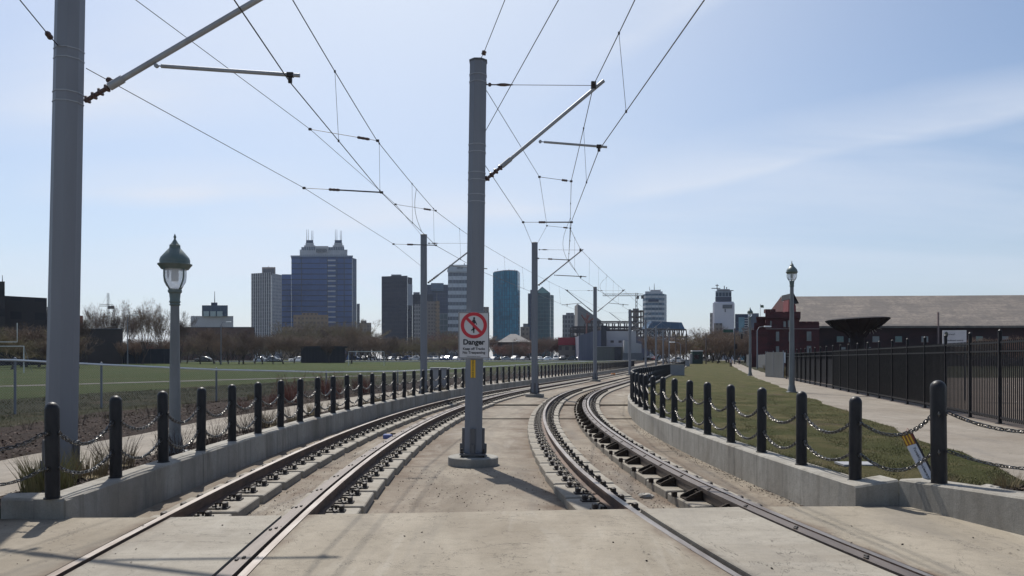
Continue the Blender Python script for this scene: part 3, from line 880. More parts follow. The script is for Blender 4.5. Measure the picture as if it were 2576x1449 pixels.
pull(at(1357, 445, 21.7), at(1437, 456, 21.7), False, 'upper pull-off link above the right track')
pull(at(1316, 559, 21.7), at(1438, 559, 21.7), True, 'steady arm on the right contact wire')
pull(at(1376, 568, 32), at(1435, 574, 32), False, 'second upper pull-off link above the right track')
pull(at(1354, 650, 31), at(1431, 654, 31), True, 'steady arm on the right contact wire beside the second pole')

# ------------------------------------------------------------------ danger sign and sticker
DS = DC-.20
sp = at(1192, 843.5, DS); pxm = DS/F
sg = thing('danger_sign', 'white rectangular danger sign with red crossed walking figure on the middle pole', 'sign', tuple(sp))
sw, sh = 78*pxm, 117*pxm
b = MB(); b.bbox((0, 0, 0), (sw, .006, sh), .002); b.build('sign_plate', [SIGNWHITE], sg)
b = MB(); e = .0045; lw = .011; m_ = .012
for (cx_, cz, w, h) in ((0, sh/2-m_, sw-2*m_, lw), (0, -sh/2+m_, sw-2*m_, lw), (-sw/2+m_, 0, lw, sh-2*m_-lw), (sw/2-m_, 0, lw, sh-2*m_-lw)):
    b.box((cx_, -.0045, cz), (w, .003, h))
b.build('border', [SIGNBLACK], sg)
zc = (843.5-818.5)*pxm; ro, ri = 33*pxm, 24.5*pxm
b = MB(); n = 48
for i in range(n):
    a, c = 2*math.pi*i/n, 2*math.pi*(i+1)/n
    b.quad((ro*math.cos(a), -.0062, zc+ro*math.sin(a)), (ro*math.cos(c), -.0062, zc+ro*math.sin(c)), (ri*math.cos(c), -.0062, zc+ri*math.sin(c)), (ri*math.cos(a), -.0062, zc+ri*math.sin(a)))
hw = 3.6*pxm; d = Vector((math.cos(R(-45)), math.sin(R(-45)))); nn = Vector((-d.y, d.x))*hw; e = d*(ri+.004)
b.quad(*[(p.x, -.0068, zc+p.y) for p in (-e+nn, e+nn, e-nn, -e-nn)])
b.build('prohibition_ring', [SIGNRED], sg)
b = MB(); k = pxm
def ell(cx_, cz, rx, rz_, an=0, n=16):
    P = []
    for i in range(n):
        t = 2*math.pi*i/n; x, z = rx*math.cos(t), rz_*math.sin(t)
        P.append(((cx_+x*math.cos(an)-z*math.sin(an))*k, -.0056, zc+(cz+x*math.sin(an)+z*math.cos(an))*k))
    b.add(P, [tuple(range(n))])
ell(.8, 18, 2.6, 2.9); ell(.2, 9.5, 4.3, 6.2)
def limb(x0, z0, x1, z1, w0, w1):
    d = Vector((x1-x0, z1-z0)).normalized(); n_ = Vector((-d.y, d.x))
    P = [Vector((x0, z0))+n_*w0, Vector((x1, z1))+n_*w1, Vector((x1, z1))-n_*w1, Vector((x0, z0))-n_*w0]
    b.quad(*[(p.x*k, -.0054, zc+p.y*k) for p in P])
limb(2.5, 11, 7.5, 2.0, 1.5, 1.1); limb(-3, 11, -8, 3, 1.4, 1.0); limb(-.5, 5, -1, -10, 2.8, 1.8); limb(0, -8, -.2, -19, 1.9, 1.5); limb(1, -9, -6.8, -12.5, 1.9, 1.5); limb(0, 4, 2.5, -9, 1.8, 1.6)
b.build('walking_figure', [SIGNBLACK], sg)
text_obj('Danger', 18.3*pxm, SIGNBLACK, sg, (0, -.004, -(861-843.5)*pxm), bold=.0055)
text_obj('Keep off Tracks', 8.6*pxm, SIGNBLACK, sg, (0, -.004, -(877.5-843.5)*pxm), bold=.0020)
text_obj('No Trespassing', 9.0*pxm, SIGNBLACK, sg, (0, -.004, -(887-843.5)*pxm), bold=.0020)
text_obj('vincurunenen enurs', 4.2*pxm, SIGNBLACK, sg, (0, -.004, -(896.5-843.5)*pxm), bold=.0003)
st_ = thing('warning_sticker', 'narrow yellow vertical sticker with dark lettering under the danger sign', 'sticker', tuple(at(1190, 928, DC-.172)))
b = MB(); b.box((0, 0, 0), (12*pxm, .004, 45*pxm)); b.build('sticker', [YELLOW], st_)
text_obj('SIGNE INCNDSEN', 5.6*pxm, SIGNBLACK, st_, (0, -.0035, 0), (R(90), R(-90), 0), bold=.0006)

# ------------------------------------------------------------------ street lamps
def lamp(base, ztop, label, r0, r1, col, old=True):
    t = thing('street_lamp', label, 'street lamp', base, 0, 'lantern street lamps along the tracks')
    H = ztop-base[2]; hh = 1.02; zb = H-hh       # lantern starts at zb
    b = MB()
    b.bbox((0, 0, .02), (.42, .42, .05), .01)
    b.lathe([(r0*1.45, .03), (r0*1.45, .10), (r0*1.1, .32), (r0, .36)], 16); b.build('base', [col], t, 35)
    b = MB(); b.lathe([(r0, .35), (r1, zb-.22)], 16); b.build('pole', [col], t, 40)
    b = MB()
    b.lathe([(r1, zb-.24), (r1*1.28, zb-.22), (r1*1.1, zb-.19), (r1*1.35, zb-.17), (r1*1.15, zb-.14), (r1*1.3, zb-.02), (.115, zb), (.115, zb+.04), (.09, zb+.055)], 16); b.build('lamp_neck', [LAMPGREEN], t, 35)
    b = MB(); b.lathe([(.07, zb+.06), (.135, zb+.10), (.178, zb+.18), (.19, zb+.27), (.19, zb+.40)], 20); b.build('lamp_glass', [LGLASS], t, 60)
    b = MB(); b.lathe([(.05, zb+.2), (.055, zb+.30), (.05, zb+.40)], 12); b.build('bulb', [WHITE], t, 60)
    for kk in range(4):
        a = R(45*2*kk+62); P = []
        for i in range(9):
            u = i/8; rr = .105+.115*math.sin(min(1, u*1.5)*math.pi/2); P.append((rr*math.cos(a), rr*math.sin(a), zb+.04+.37*u))
        b = MB(); b.tube(P, .014, 5); b.build('cage_arm', [LAMPGREEN], t, 60)
    b = MB()
    b.lathe([(.10, zb+.395), (.225, zb+.40), (.275, zb+.47), (.285, zb+.475), (.285, zb+.49), (.25, zb+.50), (.25, zb+.555), (.235, zb+.60), (.17, zb+.68), (.105, zb+.755), (.095, zb+.76), (.088, zb+.80), (.092, zb+.815), (.06, zb+.85), (.03, zb+.90), (.014, zb+.93), (.02, zb+.95), (.024, zb+.965), (.012, zb+.995), (.003, zb+1.02)], 24)
    b.build('lantern_roof', [LAMPGREEN], t, 35)
    return t
g1 = gnd(440, 1141, .05)
lamp(tuple(g1), at(0, 588, g1.y).z, 'green roofed lantern lamp on a grey post at the left', .098, .072, LAMPGREY)
g2 = gnd(1992, 987, .1)
lamp(tuple(g2), at(0, 656, g2.y).z, 'tall lantern lamp on a grey post in front of the long roof', .135, .085, LAMPGREY)
g3 = gnd(1887, 945, .1)
lamp(tuple(g3), at(0, 772, g3.y).z, 'distant lantern lamp beside the footpath before the red castle', .14, .09, LAMPGREY)
# ------------------------------------------------------------------ downtown
def fp(pts):                        # footprint from (photo x, depth)
    return [((x-CX)/F*D, D) for x, D in pts]
def zat(y, D): return EYE-(y-HOR)/F*D
class Bld:
    def __init__(s, name, label, x0, x1, D, cat='building', group=None):
        s.D = D; s.o = Vector((((x0+x1)/2-CX)/F*D, D, 0))
        s.t = thing(name, label, cat, tuple(s.o), 0, group)
    def put(s, mb, name, mats, par=None, sm=None):
        mb.v = [(v[0]-s.o.x, v[1]-s.o.y, v[2]-s.o.z) for v in mb.v]
        return mb.build(name, mats, par or s.t, sm)
    def block(s, name, x0, x1, ytop, mat_, D=None, depth=30, ybot=None, par=None, mtop=None):
        D = D or s.D; b = MB(); a, c = (x0-CX)/F*D, (x1-CX)/F*D; k = depth*((x0+x1)/2-CX)/F
        z0 = 0 if ybot is None else zat(ybot, D)
        b.prism([(a, D), (c, D), (c+k, D+depth), (a+k, D+depth)], z0, zat(ytop, D))
        return s.put(b, name, mat_, par)
    def poly(s, name, pts, ytop, mat_, ybot=None, par=None, D=None):
        D = D or s.D; b = MB(); b.prism(fp(pts), 0 if ybot is None else zat(ybot, D), zat(ytop, D))
        return s.put(b, name, mat_, par)
    def mast(s, x, y0, y1, r=.35, D=None, par=None, name='antenna'):
        D = D or s.D+8; b = MB(); p = at(x, y0, D); q = at(x, y1, D); b.tube([p, q], [r, r*.5], 5); return s.put(b, name, GALV_D, par)
DG = 'downtown high rise towers'
SIGNBAR = M('sign panel grey', (.10, .11, .13), .5)
ROOFG = M('roof grey', (.16, .17, .19), .8)
# striped tower
STRIPE = facade('white finned facade', (.022, .025, .036), (.42, .42, .44), 3.6, .05, 2.35, .36, .3, .3, (.50, .50, .52))
PALE = facade('pale masonry grid', (.22, .23, .26), (.36, .36, .38), 3.4, .5, 2.4, .45, .5, .3)
B = Bld('office_tower', 'tower with white vertical fins and a boxy sign block on its roof', 632, 709, 800, 'tower', DG)
B.poly('tower_body', [(632, 800), (683, 790), (683, 830), (632, 840)], 688, STRIPE)
B.poly('side_wall', [(683.4, 791), (709, 806), (709, 840), (683.4, 829)], 690, PALE)
SB = M('brown roof sign block', (.27, .21, .18), .7, 0, (.2, .16, .14), .6)
sb = B.block('roof_block', 659, 693, 672, SB, 800, 16, 688)
b = MB()
rs = random.Random(4)
for i in range(9):
    p = at(662+i*3.3, 681.5, 799.6); b.box(p, (.75, .5, 3.6+rs.random())); b.box(p+Vector((.4, 0, rs.choice((-1, 1, 0)))), (.8, .45, .6))
B.put(b, 'sign_letters', SIGNBAR, sb)
B.mast(676, 672, 669, .3)
# big blue tower with two turrets
BLUE = facade('blue curtain wall', (.032, .080, .225), (.014, .030, .078), 5.9, .2, 9.0, .02, .3, .22, (.03, .05, .10))
BLUES = facade('blue side wall', (.03, .055, .115), (.05, .07, .12), 6.9, .14, 2.2, .3, .2, .3)
CROWN = facade('grey stone crown', (.10, .13, .18), (.40, .41, .43), 9, .55, 2.0, .3, .4, .3)
B = Bld('office_tower', 'broad blue glass tower with twin turrets and antennas on its crown', 709, 897, 850, 'tower', DG)
D = 850
B.block('tower_body', 733, 886, 645, BLUE, D, 50)
B.block('lower_wing', 709, 732.8, 690, BLUE, D+.5, 45)
B.poly('side_bay', [(886.2, D+2), (897, D+12), (897, D+50), (886.2, D+50)], 648, BLUES)
b = MB()
for i in range(15):
    p = at(834.5, 655+i*12.95, D-.4); b.box(p, (8.6, .9, 1.55))
B.put(b, 'light_panels', M('pale spandrel panel', (.40, .42, .46), .5))
b = MB()
for x in (758, 823.5, 847.5, 866): b.box(at(x, 775, D-.3), (.5, .5, 113))
B.put(b, 'pilaster', M('dark mullion', (.02, .035, .07), .4))
B.block('parapet', 731, 888, 642.6, M('pale coping', (.3, .33, .38), .6), D-.6, 51, 645)
B.block('crown', 754, 874, 628, CROWN, D+6, 36, 643)
B.block('crown_upper', 758, 866, 621.5, CROWN, D+8, 30, 628)
B.block('crown_centre', 793, 826, 619, M('stone crown', (.42, .42, .43), .7, 0, (.36, .36, .38), .3), D+5, 20, 634)
b = MB()
for i in range(8): b.box(at(796.5+i*3.4, 630, D+4.7), (1.0, .4, 4.2)); b.box(at(797.5+i*3.4, 628.5+(i % 3)*1.5, D+4.6), (1.2, .4, .8))
B.put(b, 'sign_letters', SIGNBAR)
for cx_ in (779, 851):
    tr = B.block('turret', cx_-14, cx_+14, 617, CROWN, D+7, 26, 628)
    B.block('turret_stage', cx_-10.5, cx_+10.5, 611, CROWN, D+10, 18, 617, tr)
    B.block('turret_cap', cx_-9, cx_+9, 604, BLUES, D+12, 14, 611, tr)
    for dx, yt in ((-7.5, 577), (-3.5, 577), (5, 580), (8.2, 580)): B.mast(cx_+dx, 604, yt, .32, D+14, tr)
B = Bld('apartment_block', 'small grey block tight against the right side of the blue tower', 897, 905, 800, 'building')
B.block('walls', 897.5, 905, 764, PALE, 900, 20)
B = Bld('apartment_block', 'low brownish grey block stepping down right of the blue tower', 905, 935, 700)
BRN = facade('brown masonry', (.09, .075, .07), (.20, .17, .15), 3.2, .55, 2.6, .5, .5, .3)
B.block('walls', 905, 934, 812, BRN, 700, 20); B.block('penthouse', 908, 922, 806, BRN, 703, 10, 812)
B = Bld('brick_block', 'wide tan brick block in front of the foot of the blue tower', 733, 835, 600)
TAN = facade('tan brick', (.13, .10, .075), (.24, .175, .115), 3.4, .55, 3.0, .45, .5, .3)
B.block('walls', 738, 826, 792, TAN, 600, 25); B.block('lower_walls', 709, 842, 822, TAN, 597, 2.5); B.block('penthouse', 760, 800, 787, TAN, 604, 12, 792)
# dark tower
DARK = facade('dark glass facade', (.008, .010, .026), (.012, .014, .030), 3.9, .35, 2.2, .25, .2, .5)
B = Bld('office_tower', 'plain dark slab tower with a pale panel near its upper right edge', 960, 1037, 760, 'tower', DG)
B.poly('tower_body', [(960, 765), (1025, 758), (1025, 790), (960, 797)], 694, DARK)
B.poly('side_wall', [(1025.3, 759), (1037, 768), (1037, 795), (1025.3, 789)], 697, DARK)
B.block('roof_plant', 984, 1010, 690.5, ROOFG, 772, 12, 694)
B.poly('pale_panel', [(1025.6, 758.2), (1037.4, 767.2), (1037.2, 767.6), (1025.6, 758.9)], 714, M('pale concrete panel', (.30, .31, .34), .8, 0, (.25, .26, .29), .2), 768)
B = Bld('office_block', 'dark stepped block right beside the plain dark tower', 1037, 1062, 800)
B.block('walls', 1037.5, 1090, 741, DARK, 800, 20); B.block('roof_plant', 1040, 1056, 735, ROOFG, 806, 8, 741)
GRIDT = facade('grey stone grid tower', (.06, .065, .08), (.24, .235, .235), 3.4, .4, 2.0, .5, .4, .4)
B = Bld('apartment_block', 'grey brown gridded block rising behind the slim overhead pole', 1041, 1105, 690, 'building')
B.block('walls', 1041, 1060, 765, GRIDT, 690, 25); B.block('wing', 1060.3, 1095, 758, BRN, 694, 25)
B.block('tan_bay', 1095.3, 1106, 757, TAN, 692, 20); B.mast(1099, 757, 737, .4, 700)
BLUED = facade('deep blue facade', (.022, .036, .075), (.035, .055, .10), 4.2, .2, 3.0, .08, .2, .4)
B = Bld('office_tower', 'deep blue tower with a lighter rooftop block behind the slim pole', 1072, 1127, 880, 'tower', DG)
B.block('tower_body', 1072, 1127.5, 716, BLUED, 880, 40); B.block('roof_block', 1084, 1116, 712, facade('blue roof block', (.06, .10, .15), (.08, .12, .16), 9, .1, 5, .05), 876, 20, 732)
B = Bld('glass_block', 'low glass block left of the light window banded tower', 1104, 1127, 800)
B.block('walls', 1104, 1127.5, 788, facade('green glass low', (.10, .15, .17), (.20, .24, .26), 6, .2, 4, .15), 800, 20)
LIGHT = facade('light banded tower', (.085, .10, .13), (.50, .53, .57), 7.4, .52, 1.5, .2, .3, .35, (.34, .37, .41))
B = Bld('office_tower', 'light grey tower with rows of dark windows partly behind the middle pole', 1127, 1186, 780, 'tower', DG)
B.block('tower_body', 1127, 1186, 684, LIGHT, 780, 30)
tp = M('light metal crown', (.42, .45, .49), .5, 0, (.36, .39, .43), .2)
b = MB(); b.prism_y([(at(1125, 0, 779).x, zat(683.5, 779)), (at(1188, 0, 779).x, zat(683.5, 779)), (at(1186, 0, 779).x, zat(666, 779)), (at(1131, 0, 779).x, zat(666, 779)), (at(1125, 0, 779).x, zat(680, 779))], 779, 808); B.put(b, 'crown', tp)
b = MB()
for i in range(5):
    p = at(1151+i*3.0, 672.5, 778.6); b.box(p, (.4, .5, 2.7)); b.box(p+Vector((.45, 0, (i % 3-1)*.9)), (.9, .45, .45))
B.put(b, 'sign_letters', SIGNBAR); B.mast(1168, 666, 661, .5, 785)
B = Bld('concrete_block', 'dark concrete block showing just right of the danger sign', 1222, 1250, 640)
B.block('walls', 1214, 1230, 772, BRN, 640, 20)
# teal tower, octagonal plan
TEAL = facade('teal glass', (.022, .185, .295), (.016, .12, .205), 3.8, .12, 2.4, .14, .12, .55, (.02, .055, .09))
B = Bld('office_tower', 'teal blue glass tower with chamfered corners right of the danger sign', 1240, 1308, 720, 'tower', DG)
B.poly('tower_body', [(1240, 735), (1266, 722), (1283, 720), (1302, 724), (1308, 738), (1304, 760), (1246, 760)], 681, TEAL)
B.poly('roof_rim', [(1243, 736), (1266, 724), (1283, 722), (1301, 726), (1306, 738), (1302, 756), (1248, 756)], 678.5, ROOFG, 681)
for x, y in ((1252, 675), (1280, 676), (1295, 677)): B.mast(x, 680, y, .25, 735)
# green pitched tower
GRN = facade('green blue glass', (.035, .085, .105), (.06, .12, .13), 3.8, .18, 2.6, .12, .15, .5)
B = Bld('office_tower', 'green glass tower with a pointed gable top behind the second pole', 1328, 1392, 760, 'tower', DG)
b = MB(); X = lambda x: at(x, 0, 760).x
b.prism_y([(X(1346), 0), (X(1384), 0), (X(1384), zat(737, 760)), (X(1364), zat(721, 760)), (X(1346), zat(737, 760))], 760, 795); B.put(b, 'tower_body', GRN)
B.block('dark_wing', 1328, 1345.7, 738, BLUED, 757, 30); B.block('dark_wing_top', 1334, 1345.7, 729, BLUED, 763, 25, 738)
B.poly('side_wall', [(1384.3, 761), (1393, 768), (1393, 790), (1384.3, 790)], 741, facade('grey green side', (.05, .09, .10), (.12, .16, .17), 3.8, .3, 2.2, .3))
g_ = MB(); g_.add([(X(1350), 759.6, zat(737.5, 760)), (X(1382), 759.6, zat(737.5, 760)), (X(1364), 759.6, zat(723, 760))], [(0, 1, 2)]); B.put(g_, 'gable_glass', M('pale green glass', (.10, .24, .24), .2, 0, (.08, .2, .2), .2))
B = Bld('low_block', 'low grey commercial block between the teal and green towers', 1308, 1330, 520)
B.block('walls', 1309, 1332, 822, BRN, 520, 15); B.block('penthouse', 1316, 1328, 814, ROOFG, 523, 8, 822)
GRY = facade('grey concrete block', (.09, .095, .11), (.20, .205, .22), 3.3, .4, 2.2, .4, .4, .4)
B = Bld('apartment_block', 'grey concrete block left of the slanted white wedge', 1415, 1453, 560)
B.block('walls', 1415, 1455, 792, GRY, 560, 20); B.block('penthouse', 1424, 1444, 787, GRY, 563, 8, 792)
# slanted wedge
B = Bld('wedge_tower', 'slanted pale wedge rising behind the steel frame', 1453, 1500, 420, 'building')
b = MB(); X = lambda x: at(x, 0, 420).x
b.prism_y([(X(1453), 0), (X(1512), 0), (X(1512), zat(806, 420)), (X(1453), zat(764, 420))], 420, 440); B.put(b, 'walls', M('wedge cladding', (.22, .21, .215), .7, 0, (.18, .17, .175), .1))
# steel frame under construction
B = Bld('steel_frame', 'open steel frame of a building under construction', 1440, 1590, 360, 'building frame')
STL = M('dark structural steel', (.06, .05, .055), .7, 0, (.09, .07, .065), .4)
b = MB()
for y in (809, 822, 829, 834, 846, 855):
    p, q = at(1440 if y > 818 else 1478, y, 360), at(1600, y, 360)
    b.box(((p.x+q.x)/2, 360, p.z), (q.x-p.x, .6, .55)); b.box(((p.x+q.x)/2, 374, p.z), (q.x-p.x, .6, .55))
B.put(b, 'steel_beams', STL)
b = MB()
for i, x in enumerate((1441, 1458, 1478, 1496, 1514, 1526, 1541, 1556, 1571, 1588)):
    p = at(x, 811 if x > 1475 else 822, 360); b.box((p.x, 360, p.z/2), (.55, .6, p.z)); b.box((p.x, 374, p.z/2), (.55, .6, p.z))
B.put(b, 'steel_columns', STL)
b = MB(); b.box(at(1549, 843, 366), (13, 3, 5.5)); b.box(at(1520, 830, 366), (5, 3, 3)); B.put(b, 'site_cabins', M('brown site cabin', (.10, .075, .07), .8))
b = MB(); 
for (x0, y0, x1, y1) in ((1475, 846, 1477, 788), (1470, 800, 1484, 812), (1482, 792, 1473, 812), (1463, 792, 1476, 812), (1476, 812, 1494, 800)): b.tube([at(x0, y0, 352), at(x1, y1, 352)], .35, 5)
B.put(b, 'red_hoist', M('faded red steel', (.26, .11, .09), .7))
# purple hall
PURP = M('purple grey cladding', (.15, .15, .20), .75, 0, (.125, .125, .17), .25, (6, 1, .1), .1, 4)
LAVG = M('lavender grey render', (.30, .295, .33), .8, 0, (.26, .255, .29), .15)
PGRY = M('pale grey render', (.40, .395, .40), .8, 0, (.34, .335, .345), .15)
OLV = M('olive grey cladding', (.155, .15, .135), .8, 0, (.13, .125, .115), .2, (5, 1, .1))
DKP = M('dark door panel', (.055, .05, .06), .7)
B = Bld('event_hall', 'purple and grey hall with angled roofs and a dark doorway behind the far poles', 1452, 1645, 270, 'building')
X = lambda x, D=270: at(x, 0, D).x
b = MB(); b.prism_y([(X(1456), 0), (X(1512), 0), (X(1512), zat(831, 270)), (X(1490), zat(834, 270)), (X(1456), zat(845, 270))], 270, 300); B.put(b, 'purple_wall', PURP)
B.block('upper_wall', 1514, 1600, 833, PGRY, 276, 22); B.block('upper_left', 1503, 1513.7, 836, M('pale grey end', (.30, .30, .31), .8), 277, 20)
B.block('mid_wall', 1523, 1588, 855, LAVG, 272, 3.5)
B.block('lower_wall', 1502, 1566, 872, OLV, 268, 3.5)
B.block('coping', 1501, 1567, 871.2, PGRY, 267.8, 3.9, 872.5)
B.block('doorway', 1546, 1562, 873.5, DKP, 267.5, .4)
b = MB(); b.prism_y([(X(1564), 0), (X(1609), 0), (X(1609), zat(866, 270)), (X(1566), zat(857, 270))], 266, 267.9); B.put(b, 'grey_fin_wall', M('light grey fin', (.36, .36, .37), .8, 0, (.31, .31, .32), .2))
b = MB(); b.prism_y([(X(1589), 0), (X(1642), 0), (X(1642), zat(858, 270)), (X(1620), zat(846, 270)), (X(1600), zat(840, 270)), (X(1589), zat(838, 270))], 278, 296); B.put(b, 'purple_side_wall', PURP)
B.block('front_hoarding', 1568, 1618, 888, M('grey hoarding', (.17, .175, .19), .8), 262, 1)
for x in (1540, 1560): B.block('window', x-4, x+4, 856.5, DKP, 271.8, .3, 862)
b = MB(); b.box(at(1518, 862, 271), (2.0, 1, 12)); B.put(b, 'drain_stack', DKP)
B = Bld('market_stall', 'bright red awning box between the brown trees', 1404, 1458, 285, 'building')
B.block('red_awning', 1404, 1450, 849, M('red fabric', (.30, .03, .042), .7), 285, 8, 868); B.block('walls', 1405, 1450, 868.5, BRN, 285.5, 7)
# balcony tower
BALC = facade('balcony tower', (.10, .16, .23), (.42, .45, .49), 3.9, .45, 2.6, .12, .2, .6, (.2, .25, .3))
B = Bld('apartment_tower', 'round cornered balcony tower with antennas right of the far poles', 1617, 1677, 620, 'tower', DG)
B.poly('tower_body', [(1617, 628), (1624, 621), (1640, 619), (1660, 619), (1671, 621), (1677, 628), (1677, 645), (1617, 645)], 739, BALC)
B.block('dark_bay', 1631, 1657, 753, BLUED, 618.4, .5, 759)
B.block('crown', 1623, 1667, 733, PGRY, 627, 12, 739); B.block('crown_upper', 1636, 1662, 729, PGRY, 629, 9, 733)
B.mast(1646, 729, 713, .3, 630); B.mast(1634, 731, 721, .25, 630); B.mast(1661, 733, 727, .2, 630)
B = Bld('glass_hall', 'long blue glass hall with sloping end on a steel truss deck', 1600, 1726, 430, 'building')
X = lambda x: at(x, 0, 430).x
b = MB(); b.prism_y([(X(1629), zat(825, 430)), (X(1723), zat(828, 430)), (X(1715), zat(811, 430)), (X(1640), zat(808, 430))], 430, 450); B.put(b, 'glass_hall', facade('blue hall glass', (.05, .105, .19), (.08, .15, .24), 30, .02, 5, .05, .15, .3))
b = MB()
for y in (829.5, 848): b.box(((X(1600)+X(1726))/2, 430, zat(y, 430)), (X(1726)-X(1600), 1.2, .9))
for i in range(22):
    x = 1602+i*5.9; b.tube([(X(x), 430, zat(830, 430)), (X(x+(3 if i % 2 else -3)), 430, zat(849, 430))], .3, 4); b.box((X(x), 441, zat(839, 430)), (.5, .6, 4.2))
B.put(b, 'truss', STL)
b = MB()
for i in range(8): b.box((X(1605+i*16), 436, zat(848, 430)/2), (.8, .8, zat(848, 430)))
B.put(b, 'columns', STL)
B = Bld('unfinished_block', 'brown unfinished concrete block left of the balcony tower', 1588, 1620, 480)
b = MB()
for i in range(9):
    z = zat(782, 480)*(i+1)/9; b.box((at(1604, 0, 480).x, 486, z), (8, 12, .7))
B.put(b, 'floor_slabs', BRN)
B.block('core', 1592, 1607, 776, BRN, 481, 9); b = MB()
for x in (1588, 1613, 1619): b.box((at(x, 0, 480).x, 481, zat(780, 480)/2), (.9, .9, zat(780, 480)))
B.put(b, 'columns', BRN)
# tower crane
def crane(label, x, ytop, ybot, D, xj0, xj1, yj):
    t = thing('tower_crane', label, 'crane', (at(x, 0, D).x, D, 0), 0)
    o = Vector(t.location); CM = M('crane steel', (.13, .12, .115), .7)
    b = MB(); h = zat(ytop, D); w = .5
    for sx in (-w, w):
        for sy in (-w, w): b.tube([(sx, sy, 0), (sx, sy, h)], .09, 4)
    for i in range(int(h/2.5)): b.tube([(-w, -w, i*2.5), (w, -w, i*2.5+2.5)], .1, 3); b.tube([(w, w, i*2.5), (-w, w, i*2.5+2.5)], .1, 3)
    b.build('mast', CM, t)
    b = MB(); z = zat(yj, D); xa, xb = at(xj0, 0, D).x-o.x, at(xj1, 0, D).x-o.x
    for dz, dy in ((0, -.6), (0, .6), (1.2, 0)): b.tube([(xa, dy, z+dz), (xb, dy, z+dz)], .14, 4)
    k = int(abs(xb-xa)/1.5)
    for i in range(k): u = xa+(xb-xa)*i/k; v_ = xa+(xb-xa)*(i+1)/k; b.tube([(u, 0, z+1.2), ((u+v_)/2, -.6, z), (v_, 0, z+1.2)], .08, 3)
    b.tube([(xa*.7, 0, z+1), (0, 0, h), (xb*.7, 0, z+1)], .07, 3); b.build('jib', CM, t)
    b = MB(); b.box((.9, 0, z-1), (1.4, 1.4, 2)); b.box((xb*.95, 0, z-.8), (1.6, 1.2, 2.2)); b.build('cab_and_counterweight', CM, t)
    return t
crane('tower crane left of the balcony tower', 1601, 737, 800, 500, 1516, 1617, 744)
crane('slim crane above the bare trees at the left', 272, 737, 830, 520, 250, 284, 770)
# white tower under construction
B = Bld('unfinished_tower', 'white wrapped tower under construction with a crane on top', 1793, 1848, 520, 'tower', DG)
WRAP = M('white building wrap', (.56, .55, .60), .8, 0, (.48, .475, .53), .08)
B.poly('wrapped_body', [(1793, 522), (1797, 520), (1845, 520), (1848, 523), (1848, 545), (1793, 545)], 762, WRAP)
B.poly('shoulder', [(1796, 523), (1844, 521), (1846, 524), (1846, 543), (1796, 543)], 758.5, WRAP, 762)
UP = facade('open upper floors', (.05, .075, .11), (.26, .29, .33), 3.6, .3, 2.2, .2, .3, .6)
B.block('upper_floors', 1800, 1840, 732, UP, 525, 16, 758.5); B.block('dark_floor', 1799.5, 1840.5, 747, M('dark netting', (.045, .055, .085), .8), 524.5, 17, 758)
B.block('roof_deck', 1803, 1836, 727, PGRY, 527, 10, 732)
b = MB(); b.bbox(at(1830, 771, 519.8), (24*520/F, .4, 9.5*520/F), .1); b.box(at(1824.5, 781, 519.8), (.5, .4, 2.2)); B.put(b, 'dark_banner', SIGNBAR)
b = MB()
for x0, x1, y in ((1790, 1812, 725.5), (1806, 1845, 731)): p, q = at(x0, y, 527), at(x1, y, 527); b.box((p+q)/2, (q.x-p.x, .5, .5))
for x, y in ((1804, 715), (1822, 719), (1828, 722)): b.tube([at(x, 727, 527), at(x, y, 527)], .3, 4)
b.tube([at(1800, 718, 527), at(1808, 718, 527)], .25, 4); B.put(b, 'roof_crane', GALV_D)
B.block('brown_base', 1796, 1817, 813, BRN, 515, 4.5)
B = Bld('apartment_block', 'thin brown block at the left edge of the white wrapped tower', 1786, 1793, 560)
B.block('walls', 1786, 1793.5, 787, GRIDT, 560, 15)
B = Bld('office_block', 'blue and grey block with a turquoise strip right of the white tower', 1848, 1909, 420)
B.block('walls', 1849, 1882, 790, BLUED, 420, 22); B.block('grey_wing', 1882.3, 1909, 788, M('blue grey wall', (.13, .145, .18), .8, 0, (.10, .115, .15), .1), 424, 22)
B.block('turquoise_strip', 1858, 1873, 798, M('turquoise glass', (.12, .26, .32), .25, 0, (.09, .2, .26), .2), 419.6, .4)
b = MB()
for i in range(6): b.box(at(1877, 801+i*6, 419.6), (8*420/F, .6, .55))
B.put(b, 'balconies', PGRY)
# left background blocks
B = Bld('glass_top_block', 'white block with a dark glass upper storey and a mast', 478, 588, 480, 'building')
B.block('white_walls', 480, 587, 795, M('pale block wall', (.42, .42, .44), .8, 0, (.36, .36, .38), .1), 480, 25)
B.block('glass_storey', 508, 573, 768, facade('dark blue storey', (.045, .075, .12), (.07, .10, .14), 12, .1, 6, .08), 478, 22, 795)
b = MB(); [b.box(at(x, 789.5, 477.7), (15*480/F*.9, .3, 3.2)) for x in (519, 536, 553)]; B.put(b, 'light_windows', M('pale window glass', (.30, .38, .40), .15))
B.block('roof_house', 531, 547, 761, BLUED, 485, 8, 768); B.mast(540, 761, 733, .3, 487)
B = Bld('brick_shed', 'long low brown brick building behind the line of trees', 455, 705, 300, 'building')
RB = facade('dull red brick', (.10, .07, .06), (.165, .10, .08), 4, .75, 4, .6, .5, .3)
B.block('walls', 440, 640, 824, RB, 300, 25); B.block('roof_edge', 439, 641, 822.4, ROOFG, 299.7, 26, 824)
B = Bld('brick_building', 'large dark brick building with a stair tower at the left frame edge', -60, 128, 150, 'building')
DB = facade('dark brick wall', (.03, .028, .032), (.050, .043, .045), 3.8, .6, 4.5, .55, .5, .4)
b = MB(); D = 150
b.prism(fp([(-120, 150), (118, 163), (118, 185), (-120, 185)]), 0, zat(745, 158)); B.put(b, 'walls', DB)
B.block('stair_tower', -60, 12, 708, DB, 149, 14); B.mast(6, 708, 692, .08, 151)
